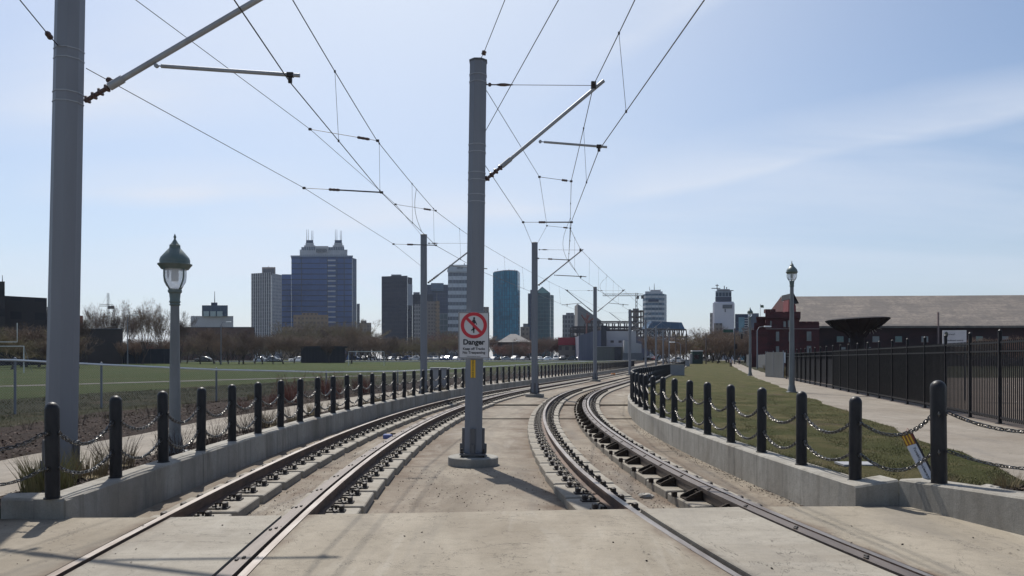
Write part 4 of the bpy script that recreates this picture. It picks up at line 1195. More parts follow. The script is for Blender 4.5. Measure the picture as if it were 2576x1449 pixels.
B.block('side_wing', 118.3, 134, 772, DB, 165, 18)
B = Bld('low_building', 'low dark brown building with a flat roof right of the left pole', 200, 310, 175, 'building')
B.block('walls', 150, 309, 828, M('brown block wall', (.095, .078, .072), .85, 0, (.07, .06, .058), .12), 175, 16); B.block('coping', 149, 310, 826.5, ROOFG, 174.8, 16.4, 828)
B = Bld('brick_stack', 'orange brick stack above the low building beside the left pole', 195, 209, 185, 'building')
B.block('walls', 190, 209, 794, M('orange brick', (.30, .12, .07), .85), 192, 6)
B = Bld('storage_block', 'dark flat roofed container block on the far side of the field', 755, 876, 190, 'container')
B.block('walls', 757, 868, 875, M('black container steel', (.024, .023, .03), .7, 0, (.035, .033, .04), .5, (6, 1, .2)), 190, 5); B.block('roof_edge', 754, 877, 871, M('dark roof edge', (.04, .038, .046), .7), 189.6, 6, 875.3)
B = Bld('house', 'grey roofed house behind the parked cars', 1255, 1335, 330, 'house')
X = lambda x: at(x, 0, 330).x
B.block('walls', 1262, 1330, 861, M('brown house wall', (.13, .105, .095), .85), 330, 14)
b = MB(); ze, zr = zat(861, 330), zat(839, 330)
b.add([(X(1252), 327, ze), (X(1338), 327, ze), (X(1338), 346, ze), (X(1252), 346, ze), (X(1284), 336, zr), (X(1298), 336, zr)], [(0, 1, 5, 4), (1, 2, 5), (2, 3, 4, 5), (3, 0, 4)]); B.put(b, 'roof', M('grey shingle roof', (.20, .19, .185), .9, 0, (.15, .145, .14), .5))

# ------------------------------------------------------------------ red castle armoury and the long hall
BRICK = M('dark red brick', (.10, .020, .022), .85, 0, (.065, .016, .018), .5, (1, 1, 2.5), .3, 12, 8)
BRICKD = M('dark brown brick', (.062, .024, .025), .9, 0, (.034, .018, .020), .25, (1, 1, 2), .3, 10, 6)
STONE = M('pale stone trim', (.25, .18, .165), .8)
PANE = M('grey window pane', (.20, .215, .22), .25, 0, (.13, .145, .15), .5)
B = Bld('armoury', 'dark red brick castle with battlements beside the long roof', 1891, 2063, 140, 'building')
D = 140
def merlons(y0, y1, x0, x1, n, D, gap=.35):
    b = MB(); w = (x1-x0)/(n+(n-1)*gap)
    for i in range(n):
        xa = x0+i*w*(1+gap); p, q = at(xa, y0, D), at(xa+w, y1, D)
        b.box(((p.x+q.x)/2, D+.5, (p.z+q.z)/2), (q.x-p.x, 1.0, abs(q.z-p.z)+.05))
    return b
B.block('main_wall', 1897, 2061, 812, BRICK, D, 14)
B.block('central_tower', 1926, 2010, 795, BRICK, D-2, 12); B.block('tower_corbel', 1925, 2014, 787, BRICK, D-2.5, 13, 800)
B.put(merlons(787.2, 778, 1926, 1951, 2, D-2.5, .12), 'battlement', BRICK); B.put(merlons(787.2, 784.5, 1952, 2014, 3, D-2.5, .12), 'battlement', BRICK)
B.block('left_turret', 1903, 1925, 798, BRICK, D+1, 8); B.block('turret_cap', 1902, 1926, 796.5, BRICK, D+.5, 9, 801)
B.block('porch', 1891, 1930, 832, BRICK, D-4, 6); B.block('porch_cap', 1890, 1931, 830, BRICK, D-4.3, 6.5, 840)
B.put(merlons(812.2, 809, 2014, 2060, 3, D-.3, .12), 'battlement', BRICK)
B.block('string_course', 1926, 2062, 826.2, STONE, D-2.4, .3, 828)
for (x0, x1, y0, y1) in ((1952, 1960, 834.5, 857), (1984, 1991, 834.5, 857), (2029.5, 2041, 834, 856.5), (1952, 1960, 871, 890), (2029.5, 2041, 870, 889), (1937.5, 1941, 807, 821), (1971, 1977, 808.5, 822), (1982, 1990, 806, 822)):
    w = B.block('window', x0, x1, y0, PANE, D-2.22 if x1 < 2012 else D-.22, .3, y1)
    B.block('sill', x0-.8, x1+.8, y1, STONE, D-2.4 if x1 < 2012 else D-.4, .45, y1+1.2, w)
b = MB(); X = lambda x, D=146: at(x, 0, D).x
b.prism_y([(X(1980), 6), (X(2004), 6), (X(2002), zat(770, 146)), (X(1991), zat(741, 146)), (X(1985), zat(741, 146))], 146, 149); B.put(b, 'gable_end', M('red gable brick', (.20, .045, .048), .8, 0, (.15, .035, .038), .5))
b = MB(); b.prism_y([(X(1984), zat(752, 145)), (X(1990), zat(752, 145)), (X(2007), zat(763, 145)), (X(1994), zat(763, 145)), (X(1994), zat(737, 145)), (X(1985), zat(738, 145))], 145.4, 150); B.put(b, 'gable_coping', M('dark coping', (.03, .03, .034), .7))
B.mast(1912.5, 800, 764, .05, 142, name='flag_pole')
b = MB()
fl = [[at(1913.2+i*1.6, 766+math.sin(i*1.2)*.8+j*2.2+i*.5, 142) for i in range(6)] for j in range(4)]
for j in range(3):
    for i in range(5): b.quad(fl[j][i], fl[j][i+1], fl[j+1][i+1], fl[j+1][i])
B.put(b, 'flag', M('green flag', (.04, .10, .05), .8))
B = Bld('drill_hall', 'long brick hall with a huge weathered grey roof at the right', 2010, 2900, 150, 'building')
def roofmat():
    m, nt, bs = new_mat('weathered grey roof')
    v = coords(nt, (1, 1, 1)); vs = coords(nt, (.12, .5, 1.6))
    col = mixc(nt, ramp(nt, noise(nt, vs, .9, 7, .65), .3, .7), (.275, .232, .195), (.155, .132, .114))
    col = mixc(nt, ramp(nt, noise(nt, v, .22, 8, .72, .6), .46, .56, 0, .62), col, (.115, .102, .095))
    col = mixc(nt, ramp(nt, noise(nt, v, 1.6, 6, .85), .47, .56, 0, .6), col, (.105, .094, .086))
    w = N(nt, 'ShaderNodeTexWave', bands_direction='Z'); w.inputs['Scale'].default_value = .55; w.inputs['Distortion'].default_value = .4
    nt.links.new(v, w.inputs['Vector']); col = mixc(nt, ramp(nt, w.outputs['Fac'], .75, 1, 0, .22), col, (.10, .095, .09))
    nt.links.new(col, bs.inputs['Base Color']); bs.inputs['Roughness'].default_value = .9
    return m
ROOF = roofmat()
xa, xb = at(2006, 0, 150).x, at(2006, 0, 150).x+110
ze, zr = zat(820.5, 150), zat(746, 164)
b = MB(); b.add([(xa, 149.5, ze), (xb, 143, ze), (xb, 157, zr+.1), (xa+1.5, 164, zr), (xa, 149.5, ze-.4), (xb, 143, ze-.4)], [(0, 1, 2, 3), (4, 5, 1, 0)]); B.put(b, 'roof', ROOF)
b = MB(); b.prism([(xa+.3, 151), (xb, 144.5), (xb, 170), (xa+.3, 178)], 0, ze-.25); B.put(b, 'walls', BRICKD)
b = MB(); b.add([(xa+.3, 151, ze-.3), (xa+.3, 178, ze-.3), (xa+1.6, 164, zr-.1)], [(0, 1, 2)]); B.put(b, 'gable', BRICK)
for i, x in enumerate((2105, 2135, 2195, 2252, 2318, 2390, 2455, 2520)):
    Dw = 150.85-(x-2006)*.0045*2.2
    w = B.block('window', x, x+17, 846, PANE if i % 3 else M('green pane', (.11, .19, .18), .3), Dw-.55, .3, 860); B.block('sill', x-1, x+18, 860, STONE, Dw-.7, .5, 861, w)
for x in (2116, 2180, 2330, 2480): B.block('lower_window', x, x+11, 873, PANE, 149.2-(x-2006)*.009, .3, 895)
b = MB(); b.box(at(2360, 845, 148), (.25, .3, 9)); B.put(b, 'downpipe', STONE)
# ------------------------------------------------------------------ trees
BARK = M('grey brown bark', (.075, .058, .048), .9, 0, (.05, .04, .035), 3, (1, 1, .3))
def twigmat(name, a, b_):
    m, nt, bs = new_mat(name)
    oi = N(nt, 'ShaderNodeObjectInfo'); v = coords(nt)
    col = mixc(nt, ramp(nt, noise(nt, v, 1.1, 3), .35, .65), a, b_)
    hs = N(nt, 'ShaderNodeHueSaturation'); nt.links.new(col, hs.inputs['Color'])
    nt.links.new(ramp(nt, oi.outputs['Random'], 0, 1, .7, 1.35), hs.inputs['Value'])
    nt.links.new(hs.outputs[0], bs.inputs['Base Color']); bs.inputs['Roughness'].default_value = .9
    return m
TW_BROWN = twigmat('bare brown twigs', (.20, .135, .088), (.13, .092, .068))
TW_OLIVE = twigmat('budding olive twigs', (.20, .155, .075), (.13, .105, .06))
TW_RED = twigmat('reddish brown twigs', (.21, .10, .068), (.14, .075, .056))
def tree_proto(seed, h, trunk_h, spread, levels, twm, twn, tw_len, upright=.45, nmain=4, r0=None):
    rnd = random.Random(seed); tr = MB(); cr = MB()
    r0 = r0 or h*.030
    tips = []
    def branch(p, d, L, r, lev):
        n = 3; P = [p]; rs = [r]; q = p.copy(); dd = d.copy()
        for i in range(n):
            dd = (dd+Vector((rnd.uniform(-.2, .2), rnd.uniform(-.2, .2), rnd.uniform(-.05, .2)*upright))).normalized()
            q = q+dd*(L/n); P.append(q.copy()); rs.append(r*(1-.45*(i+1)/n))
        (tr if lev < 2 else cr).tube(P, rs, 5 if lev < 2 else 3, cap=False)
        if lev >= levels:
            tips.append((P[1], P[-1], dd)); return
        if lev >= levels-1: tips.append((P[1], P[-1], dd))
        k = (rnd.randint(3, 4) if levels < 5 else rnd.randint(2, 3)) if lev else nmain
        for i in range(k):
            t = rnd.uniform(.35, 1.0) if lev else rnd.uniform(.75, 1.0)
            j = min(n-1, int(t*n)); s = P[j].lerp(P[j+1], t*n-j)
            a = rnd.uniform(0, 2*math.pi); side = Vector((math.cos(a), math.sin(a), 0))
            nd = (dd*rnd.uniform(.6, 1.0)+side*spread*rnd.uniform(.5, 1.1)+Vector((0, 0, upright*rnd.uniform(.1, .9)))).normalized()
            branch(s, nd, L*rnd.uniform(.62, .86) if lev else (h-trunk_h)*rnd.uniform(.38, .55), rs[j+1]*rnd.uniform(.55, .75), lev+1)
        if lev: branch(P[-1], dd, L*.7, rs[-1]*.8, lev+1)
    branch(Vector((0, 0, -.2)), Vector((rnd.uniform(-.05, .05), rnd.uniform(-.05, .05), 1)), trunk_h+.2, r0, 0)
    for (a, b_, dd) in tips:
        for i in range(twn):
            s = a.lerp(b_, rnd.random())
            e = (dd*.7+Vector((rnd.gauss(0, .55), rnd.gauss(0, .55), rnd.gauss(.25, .45)))).normalized()
            q = s+e*tw_len*rnd.uniform(.5, 1.3); w = e.cross(Vector((rnd.gauss(0, 1), rnd.gauss(0, 1), rnd.gauss(0, 1)))).normalized()*tw_len*.022
            o = len(cr.v); cr.v += [tuple(s-w), tuple(s+w), tuple(q)]; cr.f.append((o, o+1, o+2)); cr.m.append(0)
    mx = max(v[2] for v in cr.v); k = h/mx
    tr.v = [(x*k, y*k, z*k) for x, y, z in tr.v]; cr.v = [(x*k, y*k, z*k) for x, y, z in cr.v]
    return tr.mesh('trunk', BARK, 60), cr.mesh('crown', twm)
PT = {
 'big': tree_proto(11, 16, 2.4, .55, 5, TW_BROWN, 9, .9, .95, 6),
 'big2': tree_proto(23, 15, 3.4, .45, 5, TW_BROWN, 9, .9, 1.1, 5),
 'mid': tree_proto(5, 9, 1.8, .8, 4, TW_BROWN, 13, .75, .45, 5),
 'mid2': tree_proto(8, 9, 1.6, .95, 4, TW_OLIVE, 14, .75, .35, 5),
 'red': tree_proto(15, 7, .9, .9, 4, TW_RED, 11, .7, .45, 6),
 'vase': tree_proto(31, 11, 1.5, .6, 5, TW_BROWN, 5, .6, .95, 6),
 'slim': tree_proto(41, 7, 1.9, .5, 4, TW_BROWN, 9, .6, .6, 4)}
rt = random.Random(12)
def tree(kind, x, D, ytop, label, group, wsc=1.0, z0=None):
    me = PT[kind]; z0 = rise(D) if z0 is None else z0
    H = {'big': 16, 'big2': 15, 'mid': 9, 'mid2': 9, 'red': 7, 'vase': 11, 'slim': 7}[kind]
    s = (zat(ytop, D)-z0)/H
    t = thing('bare_tree', label, 'tree', (at(x, 0, D).x, D, z0-.05), rt.uniform(0, 6.28), group); t.scale = (s*wsc, s*wsc, s)
    put('trunk', me[0], t); put('crown', me[1], t)
    return t
TG1 = 'big bare trees behind the left buildings'
for (k, x, D, y, lab) in (('big2', 218, 165, 764, 'bare tree leaning out from behind the left near pole'), ('big', 255, 190, 757, 'loose bare tree left of the biggest bare tree'), ('big2', 296, 185, 752, 'tall upright bare tree left of the biggest bare tree'), ('big', 358, 170, 741, 'biggest rounded bare tree, left of the near lantern lamp'), ('big2', 322, 200, 748, 'thin bare tree pressed against the biggest bare tree'), ('big', 408, 185, 764, 'bare tree directly left of the near lantern lamp'), ('big2', 452, 190, 768, 'bare tree right behind the near lantern lamp post'), ('big2', 118, 170, 735, 'bare tree above the dark brick building roof')):
    tree(k, x, D, y, lab, TG1)
tree('vase', 884, 178, 806, 'large vase shaped bare tree beside the dark container block', 'bare trees along the far edge of the field', 1.15)
TG2 = 'bare trees along the far edge of the field'
for i, (x, y, D) in enumerate(((305, 852, 172), (345, 850, 176), (470, 838, 180), (505, 842, 172), (540, 812, 178), (575, 828, 174), (612, 822, 172), (640, 835, 180), (660, 832, 170), (688, 842, 176), (712, 838, 172), (740, 842, 182), (828, 846, 186), (600, 850, 168), (555, 846, 168))):
    tree(['slim', 'mid', 'vase'][i % 3], x, D, y, 'slender bare brown tree in the line at the far edge of the field', TG2, 1.1)
TG3 = 'brown trees massed below the skyline'
def mass(xs, ylo, yhi, Ds, kinds, lab, n):
    for i in range(n):
        x = xs[0]+(xs[1]-xs[0])*(i+.5)/n+rt.uniform(-8, 8)
        tree(rt.choice(kinds), x, rt.uniform(*Ds), rt.uniform(ylo, yhi), lab, TG3, 1.35)
mass((440, 720), 830, 850, (225, 290), ('mid', 'mid2'), 'dense brown tree in the mass left of the blue tower', 17)
mass((720, 960), 828, 848, (225, 300), ('mid', 'mid2', 'mid'), 'brown tree in the mass at the foot of the blue tower', 15)
mass((728, 915), 792, 812, (330, 380), ('mid2', 'vase', 'mid2'), 'tall olive brown tree under the blue tower', 9)
mass((940, 1075), 838, 852, (240, 300), ('mid', 'mid2'), 'brown tree in the mass below the dark tower', 9)
mass((1090, 1250), 826, 845, (290, 350), ('red', 'mid2', 'mid'), 'rounded brown tree near the danger sign', 11)
mass((1325, 1460), 832, 860, (292, 350), ('red', 'mid', 'red'), 'reddish brown tree left of the purple hall', 11)
mass((1250, 1330), 856, 868, (290, 318), ('red', 'mid'), 'small dark tree before the grey roofed house', 6)
mass((1640, 1905), 826, 846, (190, 280), ('mid', 'mid2', 'vase'), 'brown tree in the mass right of the purple hall', 21)
mass((1780, 1900), 812, 835, (170, 230), ('mid', 'vase'), 'taller bare tree before the white wrapped tower', 6)
mass((20, 205), 800, 850, (112, 140), ('mid', 'mid2', 'mid2'), 'olive brown tree in front of the dark brick building', 9)
mass((1655, 1890), 852, 872, (190, 225), ('red', 'slim', 'mid'), 'low bare tree along the street right of the tracks', 12)
mass((300, 452), 845, 862, (178, 205), ('mid', 'red', 'mid2'), 'low brown shrubby tree under the big bare trees', 9)
tf = thing('sports_fence', 'dark screened sports fence at the far edge of the field left of the near lamp', 'fence', (at(330, 0, 176).x, 176, rise(176)))
b = MB(); b.box((0, 0, 1.75), (21, .05, 3.4)); b.build('screen', [M('dark blue grey screen', (.035, .038, .05), .9, 0, (.022, .025, .034), .5, (1, 1, .3))], tf)
for i in range(8):
    b = MB(); b.tube([(-10.5+i*3, -.08, 0), (-10.5+i*3, -.08, 3.7)], .05, 5); b.build('post', [GALV_D], tf)
mass((2420, 2640), 838, 850, (125, 140), ('red', 'mid'), 'reddish bare tree before the right end of the hall', 6)

# ------------------------------------------------------------------ parked cars
CARC = [M('car paint '+n, c, .25, m_, tuple(x*.9 for x in c)) for n, c, m_ in (('white', (.75, .75, .74), 0), ('silver', (.55, .56, .58), .6), ('dark', (.03, .032, .038), .2), ('red', (.35, .03, .03), .1), ('blue', (.05, .09, .2), .2), ('grey', (.22, .225, .235), .4))]
CGLASS = M('car window glass', (.02, .024, .03), .13, 0, None, 3, (1, 1, 1), 0, 30, None, 1.0); TYRE = M('tyre rubber', (.02, .02, .02), .8); RIM = M('wheel rim', (.5, .5, .52), .35, .8)
def car_meshes(suv):
    L, W, h1, h2 = (4.5, 1.8, .82, 1.42) if not suv else (4.6, 1.9, .98, 1.75)
    prof = [(-L/2, .32), (-L/2+.03, h1-.12), (-L/2+.35, h1), (-.95 if not suv else -L/2+.5, h1+.03), (-.45 if suv else -.3, h2), (1.15 if suv else .75, h2-.02), (L/2-.15 if suv else 1.55, h1+.06), (L/2-.05, h1-.02), (L/2, .35), (L/2-.2, .22), (-L/2+.2, .22)]
    prof = [(-L/2, .32), (-L/2+.02, h1-.1), (-L/2+.25, h1), (-.85, h1+.06), (-.2, h2), (1.0, h2), (L/2-.35 if not suv else L/2-.2, h1+.08), (L/2-.02, h1-.05), (L/2, .35), (L/2-.2, .2), (-L/2+.2, .2)]
    b = MB(); n = len(prof); rows = []
    for yy, k in ((-W/2, .0), (-W/2+.10, 1), (W/2-.10, 1), (W/2, 0)):
        rows.append([len(b.v)+i for i in range(n)])
        for (x, z) in prof:
            ins = 0 if k else .05
            zz = z-(.04 if (not k and z > h1-.05) else 0); yq = yy
            if z > h1+.07: yq = yy*.84
            b.v.append((x*(1-ins*.4), yq, zz))
    for r0, r1 in zip(rows, rows[1:]):
        for i in range(n): b.f.append((r0[i], r1[i], r1[(i+1) % n], r0[(i+1) % n])); b.m.append(0)
    b.f.append(tuple(rows[0])); b.m.append(0); b.f.append(tuple(reversed(rows[-1]))); b.m.append(0)
    gl = MB()
    for s in (-1, 1):
        y0, y1 = s*(W/2+.004-.02), s*(W/2*.84+.006)
        gl.add([(-.72, y0*.98, h1+.06), (1.2, y0*.98, h1+.06), (.95, y1, h2-.1), (-.2, y1, h2-.1)], [(0, 1, 2, 3)])
    w2 = W/2*.84-.1
    gl.add([(-.86, -w2, h1+.09), (-.86, w2, h1+.09), (-.26, w2*.95, h2-.05), (-.26, -w2*.95, h2-.05)], [(0, 1, 2, 3)])
    xr = L/2-.35 if not suv else L/2-.2
    gl.add([(xr+.01, -w2, h1+.14), (xr+.01, w2, h1+.14), (1.06, w2*.95, h2-.05), (1.06, -w2*.95, h2-.05)], [(0, 1, 2, 3)])
    return b, gl, L, W
WH = MB(); WH.lathe([(.12, -.1), (.30, -.11), (.33, -.08), (.33, .08), (.30, .11), (.12, .1)], 14, axis=(0, 1, 0)); WHM = WH.mesh('wheel', TYRE, 40)
RH = MB(); RH.lathe([(.2, -.118), (.2, .118)], 10, axis=(0, 1, 0)); RHM = RH.mesh('rim', RIM)
cb1, cg1, L1_, W1_ = car_meshes(False); cb2, cg2, L2_, W2_ = car_meshes(True)
bodies = {}
for suv, bb, gg in ((0, cb1, cg1), (1, cb2, cg2)):
    for i, c in enumerate(CARC): bodies[(suv, i)] = bb.mesh('body', c, 35)
    bodies[('g', suv)] = gg.mesh('window_glass', CGLASS)
CN = ['white', 'silver', 'dark', 'red', 'blue', 'grey']
def car(x, D, z, suv, ci, rz_, label):
    t = thing('parked_car', label, 'car', (at(x, 0, D).x, D, z), rz_, 'cars parked beyond the field')
    put('body', bodies[(suv, ci)], t); put('window_glass', bodies[('g', suv)], t)
    L, W = (L1_, W1_) if not suv else (L2_, W2_)
    for sx in (-1.38, 1.38):
        for sy in (-W/2+.09, W/2-.09):
            w = put('wheel', WHM, t, (sx, sy, .33)); put('rim', RHM, w)
x = 895; i = 0
while x < 1660:
    if not (1055 < x < 1078):
        ci = rt.choice((0, 0, 1, 1, 2, 5, 5, 4, 3, 2)); suv = rt.choice((0, 1))
        where = 'left of the slim pole' if x < 1066 else ('between the slim pole and the danger sign' if x < 1190 else ('between the danger sign and the second pole' if x < 1345 else 'beyond the second pole towards the purple hall'))
        car(x, rt.uniform(272, 284), 1.14, suv, ci, rt.choice((0, math.pi, R(-90)+rt.uniform(-.5, .3), R(-90)+rt.uniform(-.5, .3), R(-90)+rt.uniform(-.4, .2), R(90))), '%s %s parked in the far row %s' % (CN[ci], ('sedan', 'utility car')[suv], where))
    x += rt.uniform(13, 24); i += 1
for x, D in ((512, 208), (660, 210), (748, 214), (690, 208), (1707, 190), (1685, 200), (1770, 215)):
    ci = rt.choice((0, 1, 5)); car(x, D, rise(D)+.15, 0, ci, rt.choice((0, math.pi)), '%s sedan on the street behind the trees at %s' % (CN[ci], 'the left' if x < 1000 else 'the right'))

# ------------------------------------------------------------------ right fence of black pickets with a dark screen
FY0, FY1 = 13.0, 64.0
def fpnt(y, z=0.0): return Vector((fence_x(y), y, .09+z))
ft = thing('picket_fence', 'tall black metal picket fence with dark screening along the right footpath', 'fence', tuple(fpnt(FY0)))
fo = Vector(ft.location); ang = math.atan2(1, .232)
yy = FY0; posts = []
while yy <= FY1: posts.append(yy); yy += 2.05
for i, y in enumerate(posts):
    b = MB(); hp = 2.28; c = fpnt(y)-fo
    b.bbox((c.x, c.y, hp/2), (.075, .075, hp), .006, ang); b.bbox((c.x, c.y, .01), (.17, .17, .02), .004, ang); b.lathe([(.052, hp), (.05, hp+.03), (.01, hp+.07)], 8, (c.x, c.y, 0))
    b.build('post', [FENCEBLK], ft)
for (z, w) in ((2.02, .045), (1.80, .045), (.16, .05)):
    for a, c in zip(posts, posts[1:]):
        p, q = fpnt(a)-fo, fpnt(c)-fo; m_ = (p+q)/2; b = MB(); b.box((m_.x, m_.y, z), ((q-p).length-.08, .04, w), ang); b.build('rail', [FENCEBLK], ft)
for j, (a, c) in enumerate(zip(posts, posts[1:])):
    b = MB(); n = 18
    if a < 40:
        for i in range(1, n):
            p = fpnt(a+(c-a)*i/n)-fo; b.box((p.x, p.y, 1.09), (.036, .018, 1.98), ang)
        b.build('picket_panel', [FENCEBLK], ft)
def screenmat(name, col, a):
    m, nt, bs = new_mat(name); bs.inputs['Base Color'].default_value = (*col, 1); bs.inputs['Roughness'].default_value = .9
    bs.inputs['Alpha'].default_value = a; bs.inputs['Specular IOR Level'].default_value = .1
    return m
SCR = screenmat('dark woven screen', (.007, .008, .012), .97)
nn = Vector((math.sin(ang), -math.cos(ang), 0))
for j, (a, c) in enumerate(zip(posts, posts[1:])):
    if a < 22.5: continue
    p, q = fpnt(a)-fo+nn*.05, fpnt(c)-fo+nn*.05; b = MB(); sg_ = .0
    b.quad((p.x, p.y, .2), (q.x, q.y, .2), (q.x, q.y, 1.79), (p.x, p.y, 1.79)); b.quad((p.x, p.y, 1.825), (q.x, q.y, 1.825), (q.x, q.y, 1.995), (p.x, p.y, 1.995)); b.build('privacy_screen', [SCR], ft)
# grey screened fence further along and the dry grass before it
pts = [Vector((fence_x(64.5), 64.5, .1)), Vector((fence_x(66), 70, .1)), at(1955, 0, 95), at(1934, 0, 115), at(1906, 0, 135), at(1878, 0, 150)]
gt = thing('screened_fence', 'grey screened fence between the picket fence and the street', 'fence', tuple(pts[0]))
GSC = M('grey fence screen', (.055, .062, .070), .9, 0, (.038, .044, .05), .6, (1, 1, .3)); b = MB(); bp_ = MB()
for a, c in zip(pts, pts[1:]):
    a, c = Vector((a.x, a.y, rise(a.y)+.1)), Vector((c.x, c.y, rise(c.y)+.1)); d = c-a; L = d.length; an = math.atan2(d.y, d.x); m_ = (a+c)/2-pts[0]
    b.box((m_.x, m_.y, m_.z+1.12), (L, .03, 2.15), an)
    for i in range(int(L/3)+1):
        p = a+d*(i/(L/3))-pts[0]; bp_ = MB(); bp_.tube([(p.x, p.y-.05, p.z), (p.x, p.y-.05, p.z+2.3)], .04, 6); bp_.build('post', [GALV], gt)
b.build('screen', [GSC], gt)
mp_ = thing('marker_post', 'white marker post with a sign strip at the end of the screened fence', 'post', tuple(gnd(1971, 935, .1)))
b = MB(); b.bbox((0, 0, 1.25), (.10, .10, 2.5), .01); b.build('post', [WHITE], mp_); b = MB(); b.bbox((.16, 0, 1.75), (.2, .04, 1.3), .01); b.build('sign_strip', [WHITE], mp_)

# ------------------------------------------------------------------ chain link fence on the left
def linkmat():
    m, nt, bs = new_mat('chain link mesh')
    ge = N(nt, 'ShaderNodeTexCoord'); sp_ = N(nt, 'ShaderNodeSeparateXYZ'); nt.links.new(ge.outputs['Object'], sp_.inputs[0])
    u = math_(nt, 'MULTIPLY', math_(nt, 'ADD', sp_.outputs[0], math_(nt, 'MULTIPLY', sp_.outputs[1], .5)), 14.0); w = math_(nt, 'MULTIPLY', sp_.outputs[2], 14.0)
    a = math_(nt, 'ABSOLUTE', math_(nt, 'SUBTRACT', math_(nt, 'FRACT', math_(nt, 'ADD', u, w)), .5)); c = math_(nt, 'ABSOLUTE', math_(nt, 'SUBTRACT', math_(nt, 'FRACT', math_(nt, 'SUBTRACT', u, w)), .5))
    al = math_(nt, 'LESS_THAN', math_(nt, 'MINIMUM', a, c), .055)
    bs.inputs['Base Color'].default_value = (.17, .175, .18, 1); bs.inputs['Roughness'].default_value = .5; bs.inputs['Metallic'].default_value = .5
    nt.links.new(al, bs.inputs['Alpha']); return m
LINK = linkmat()
cl = [(-130, 904.5, 19.5), (35, 906, 21.5), (253, 917, 24.5), (543, 930, 28.6), (820, 936, 33), (1000, 934, 40), (1170, 926, 54), (1400, 912, 88), (1600, 905.5, 170)]
tops = [at(*c) for c in cl]
ct = thing('chain_link_fence', 'chain link fence with a bright top rail between the bollards and the field', 'fence', (tops[1].x, tops[1].y, .12))
co = Vector(ct.location); dens = []
for a, c in zip(tops, tops[1:]):
    n = max(1, round((c-a).length/5.2)); dens += [a.lerp(c, i/n) for i in range(n)]
dens.append(tops[-1])
b = MB(); b.tube([p-co for p in tops], .034, 6); b.build('top_rail', [M('bright galvanised rail', (.80, .80, .79), .3, .35, (.7, .7, .7), 3)], ct, 60)
b = MB()
for a, c in zip(dens, dens[1:]):
    za, zc = .12+rise(a.y), .12+rise(c.y)
    p, q = a-co, c-co; b.quad((p.x, p.y, za-co.z), (q.x, q.y, zc-co.z), (q.x, q.y, q.z), (p.x, p.y, p.z))
b.build('wire_mesh', [LINK], ct)
for p in dens[::1]:
    q = p-co; b = MB(); b.tube([(q.x, q.y+.05, -.05+rise(p.y)), (q.x, q.y+.05, q.z+.04)], .034, 8); b.lathe([(.04, q.z+.03), (.03, q.z+.07), (.004, q.z+.085)], 8, (q.x, q.y+.05, 0)); b.build('post', [GALV], ct, 50)

# ------------------------------------------------------------------ funnel shaped pavilion, sign, kiosks, people
D = 66
fu = thing('funnel_canopy', 'dark funnel shaped canopy on a thick column before the long roof', 'canopy', (at(2157, 0, D).x, D, .1))
DKM = M('dark canopy metal', (.018, .016, .019), .75, 0, (.034, .028, .028), .9, (1, 1, 1), 0, 30, None, .15); k = D/F
b = MB(); b.lathe([(18*k, 0), (17*k, 2.2), (17.5*k, zat(845, D)), (22*k, zat(837, D))], 14); b.build('column', [DKM], fu, 40)
b = MB(); zt = zat(807, D)
b.lathe([(22*k, zat(838, D)), (45*k, zat(829, D)), (60*k, zat(818, D)), (74*k, zt), (74.5*k, zt+.05), (58*k, zt+.16), (20*k, zt+.2), (.01, zt+.2)], 28); b.v = [(x, y, z+x*.045*min(1, z/3)) for x, y, z in b.v]; b.build('bowl', [DKM], fu, 30)
b = MB()
for i in range(16):
    a = 2*math.pi*i/16; P = [(r_*k*math.cos(a), r_*k*math.sin(a), z+r_*k*math.cos(a)*.045) for r_, z in ((19, zat(852, D)), (30, zat(837.5, D)), (47, zat(829.8, D)), (62, zat(819, D)), (75, zt))]
    b.tube(P, .05, 4)
b.build('ribs', [DKM], fu)
b = MB(); rr_ = random.Random(2)
for i in range(11):
    a = rr_.uniform(-1.2, .1)-.6; s_ = Vector((24*k, -19*k, zat(832, D))); L = rr_.uniform(.4, .95); e = s_+Vector((math.cos(i*1.9)*L, -.1, math.sin(i*1.9)*L*.75)); b.tube([s_, s_.lerp(e, .5)+Vector((0, 0, .12)), e], [.035, .03, .012], 4)
b.build('branch_emblem', [M('pale branch metal', (.34, .31, .27), .6)], fu)
D = 30
ws = thing('notice_board', 'white notice board with a round emblem and black lettering behind the picket fence', 'sign', (at(2401, 0, D).x, D, .08), R(-13))
k = D/F; b = MB(); zc = zat(851.5, D)-.08; w_, h_ = 54*k, 41*k
b.bbox((0, 0, zc), (w_, .04, h_), .006); b.build('board', [SIGNWHITE], ws)
b = MB(); b.box((0, -.022, zc-h_*.43), (w_-.01, .006, h_*.11)); b.build('grey_strip', [M('grey sign strip', (.28, .29, .31), .6)], ws)
b = MB()
for sx in (-.38, .38): b.tube([(sx, .06, -.05), (sx, .06, zc+h_/2)], .035, 6)
b.build('posts', [GALV_D], ws)
b = MB(); n = 24; ex, ez = -w_*.35, zc+h_*.24
for i in range(n):
    a, c = 2*math.pi*i/n, 2*math.pi*(i+1)/n; e0, e1 = (.062, .115), (.045, .09)
    b.quad((ex+e0[0]*math.cos(a), -.023, ez+e0[1]*math.sin(a)), (ex+e0[0]*math.cos(c), -.023, ez+e0[1]*math.sin(c)), (ex+e1[0]*math.cos(c), -.023, ez+e1[1]*math.sin(c)), (ex+e1[0]*math.cos(a), -.023, ez+e1[1]*math.sin(a)))
b.build('emblem', [SIGNBLACK], ws)
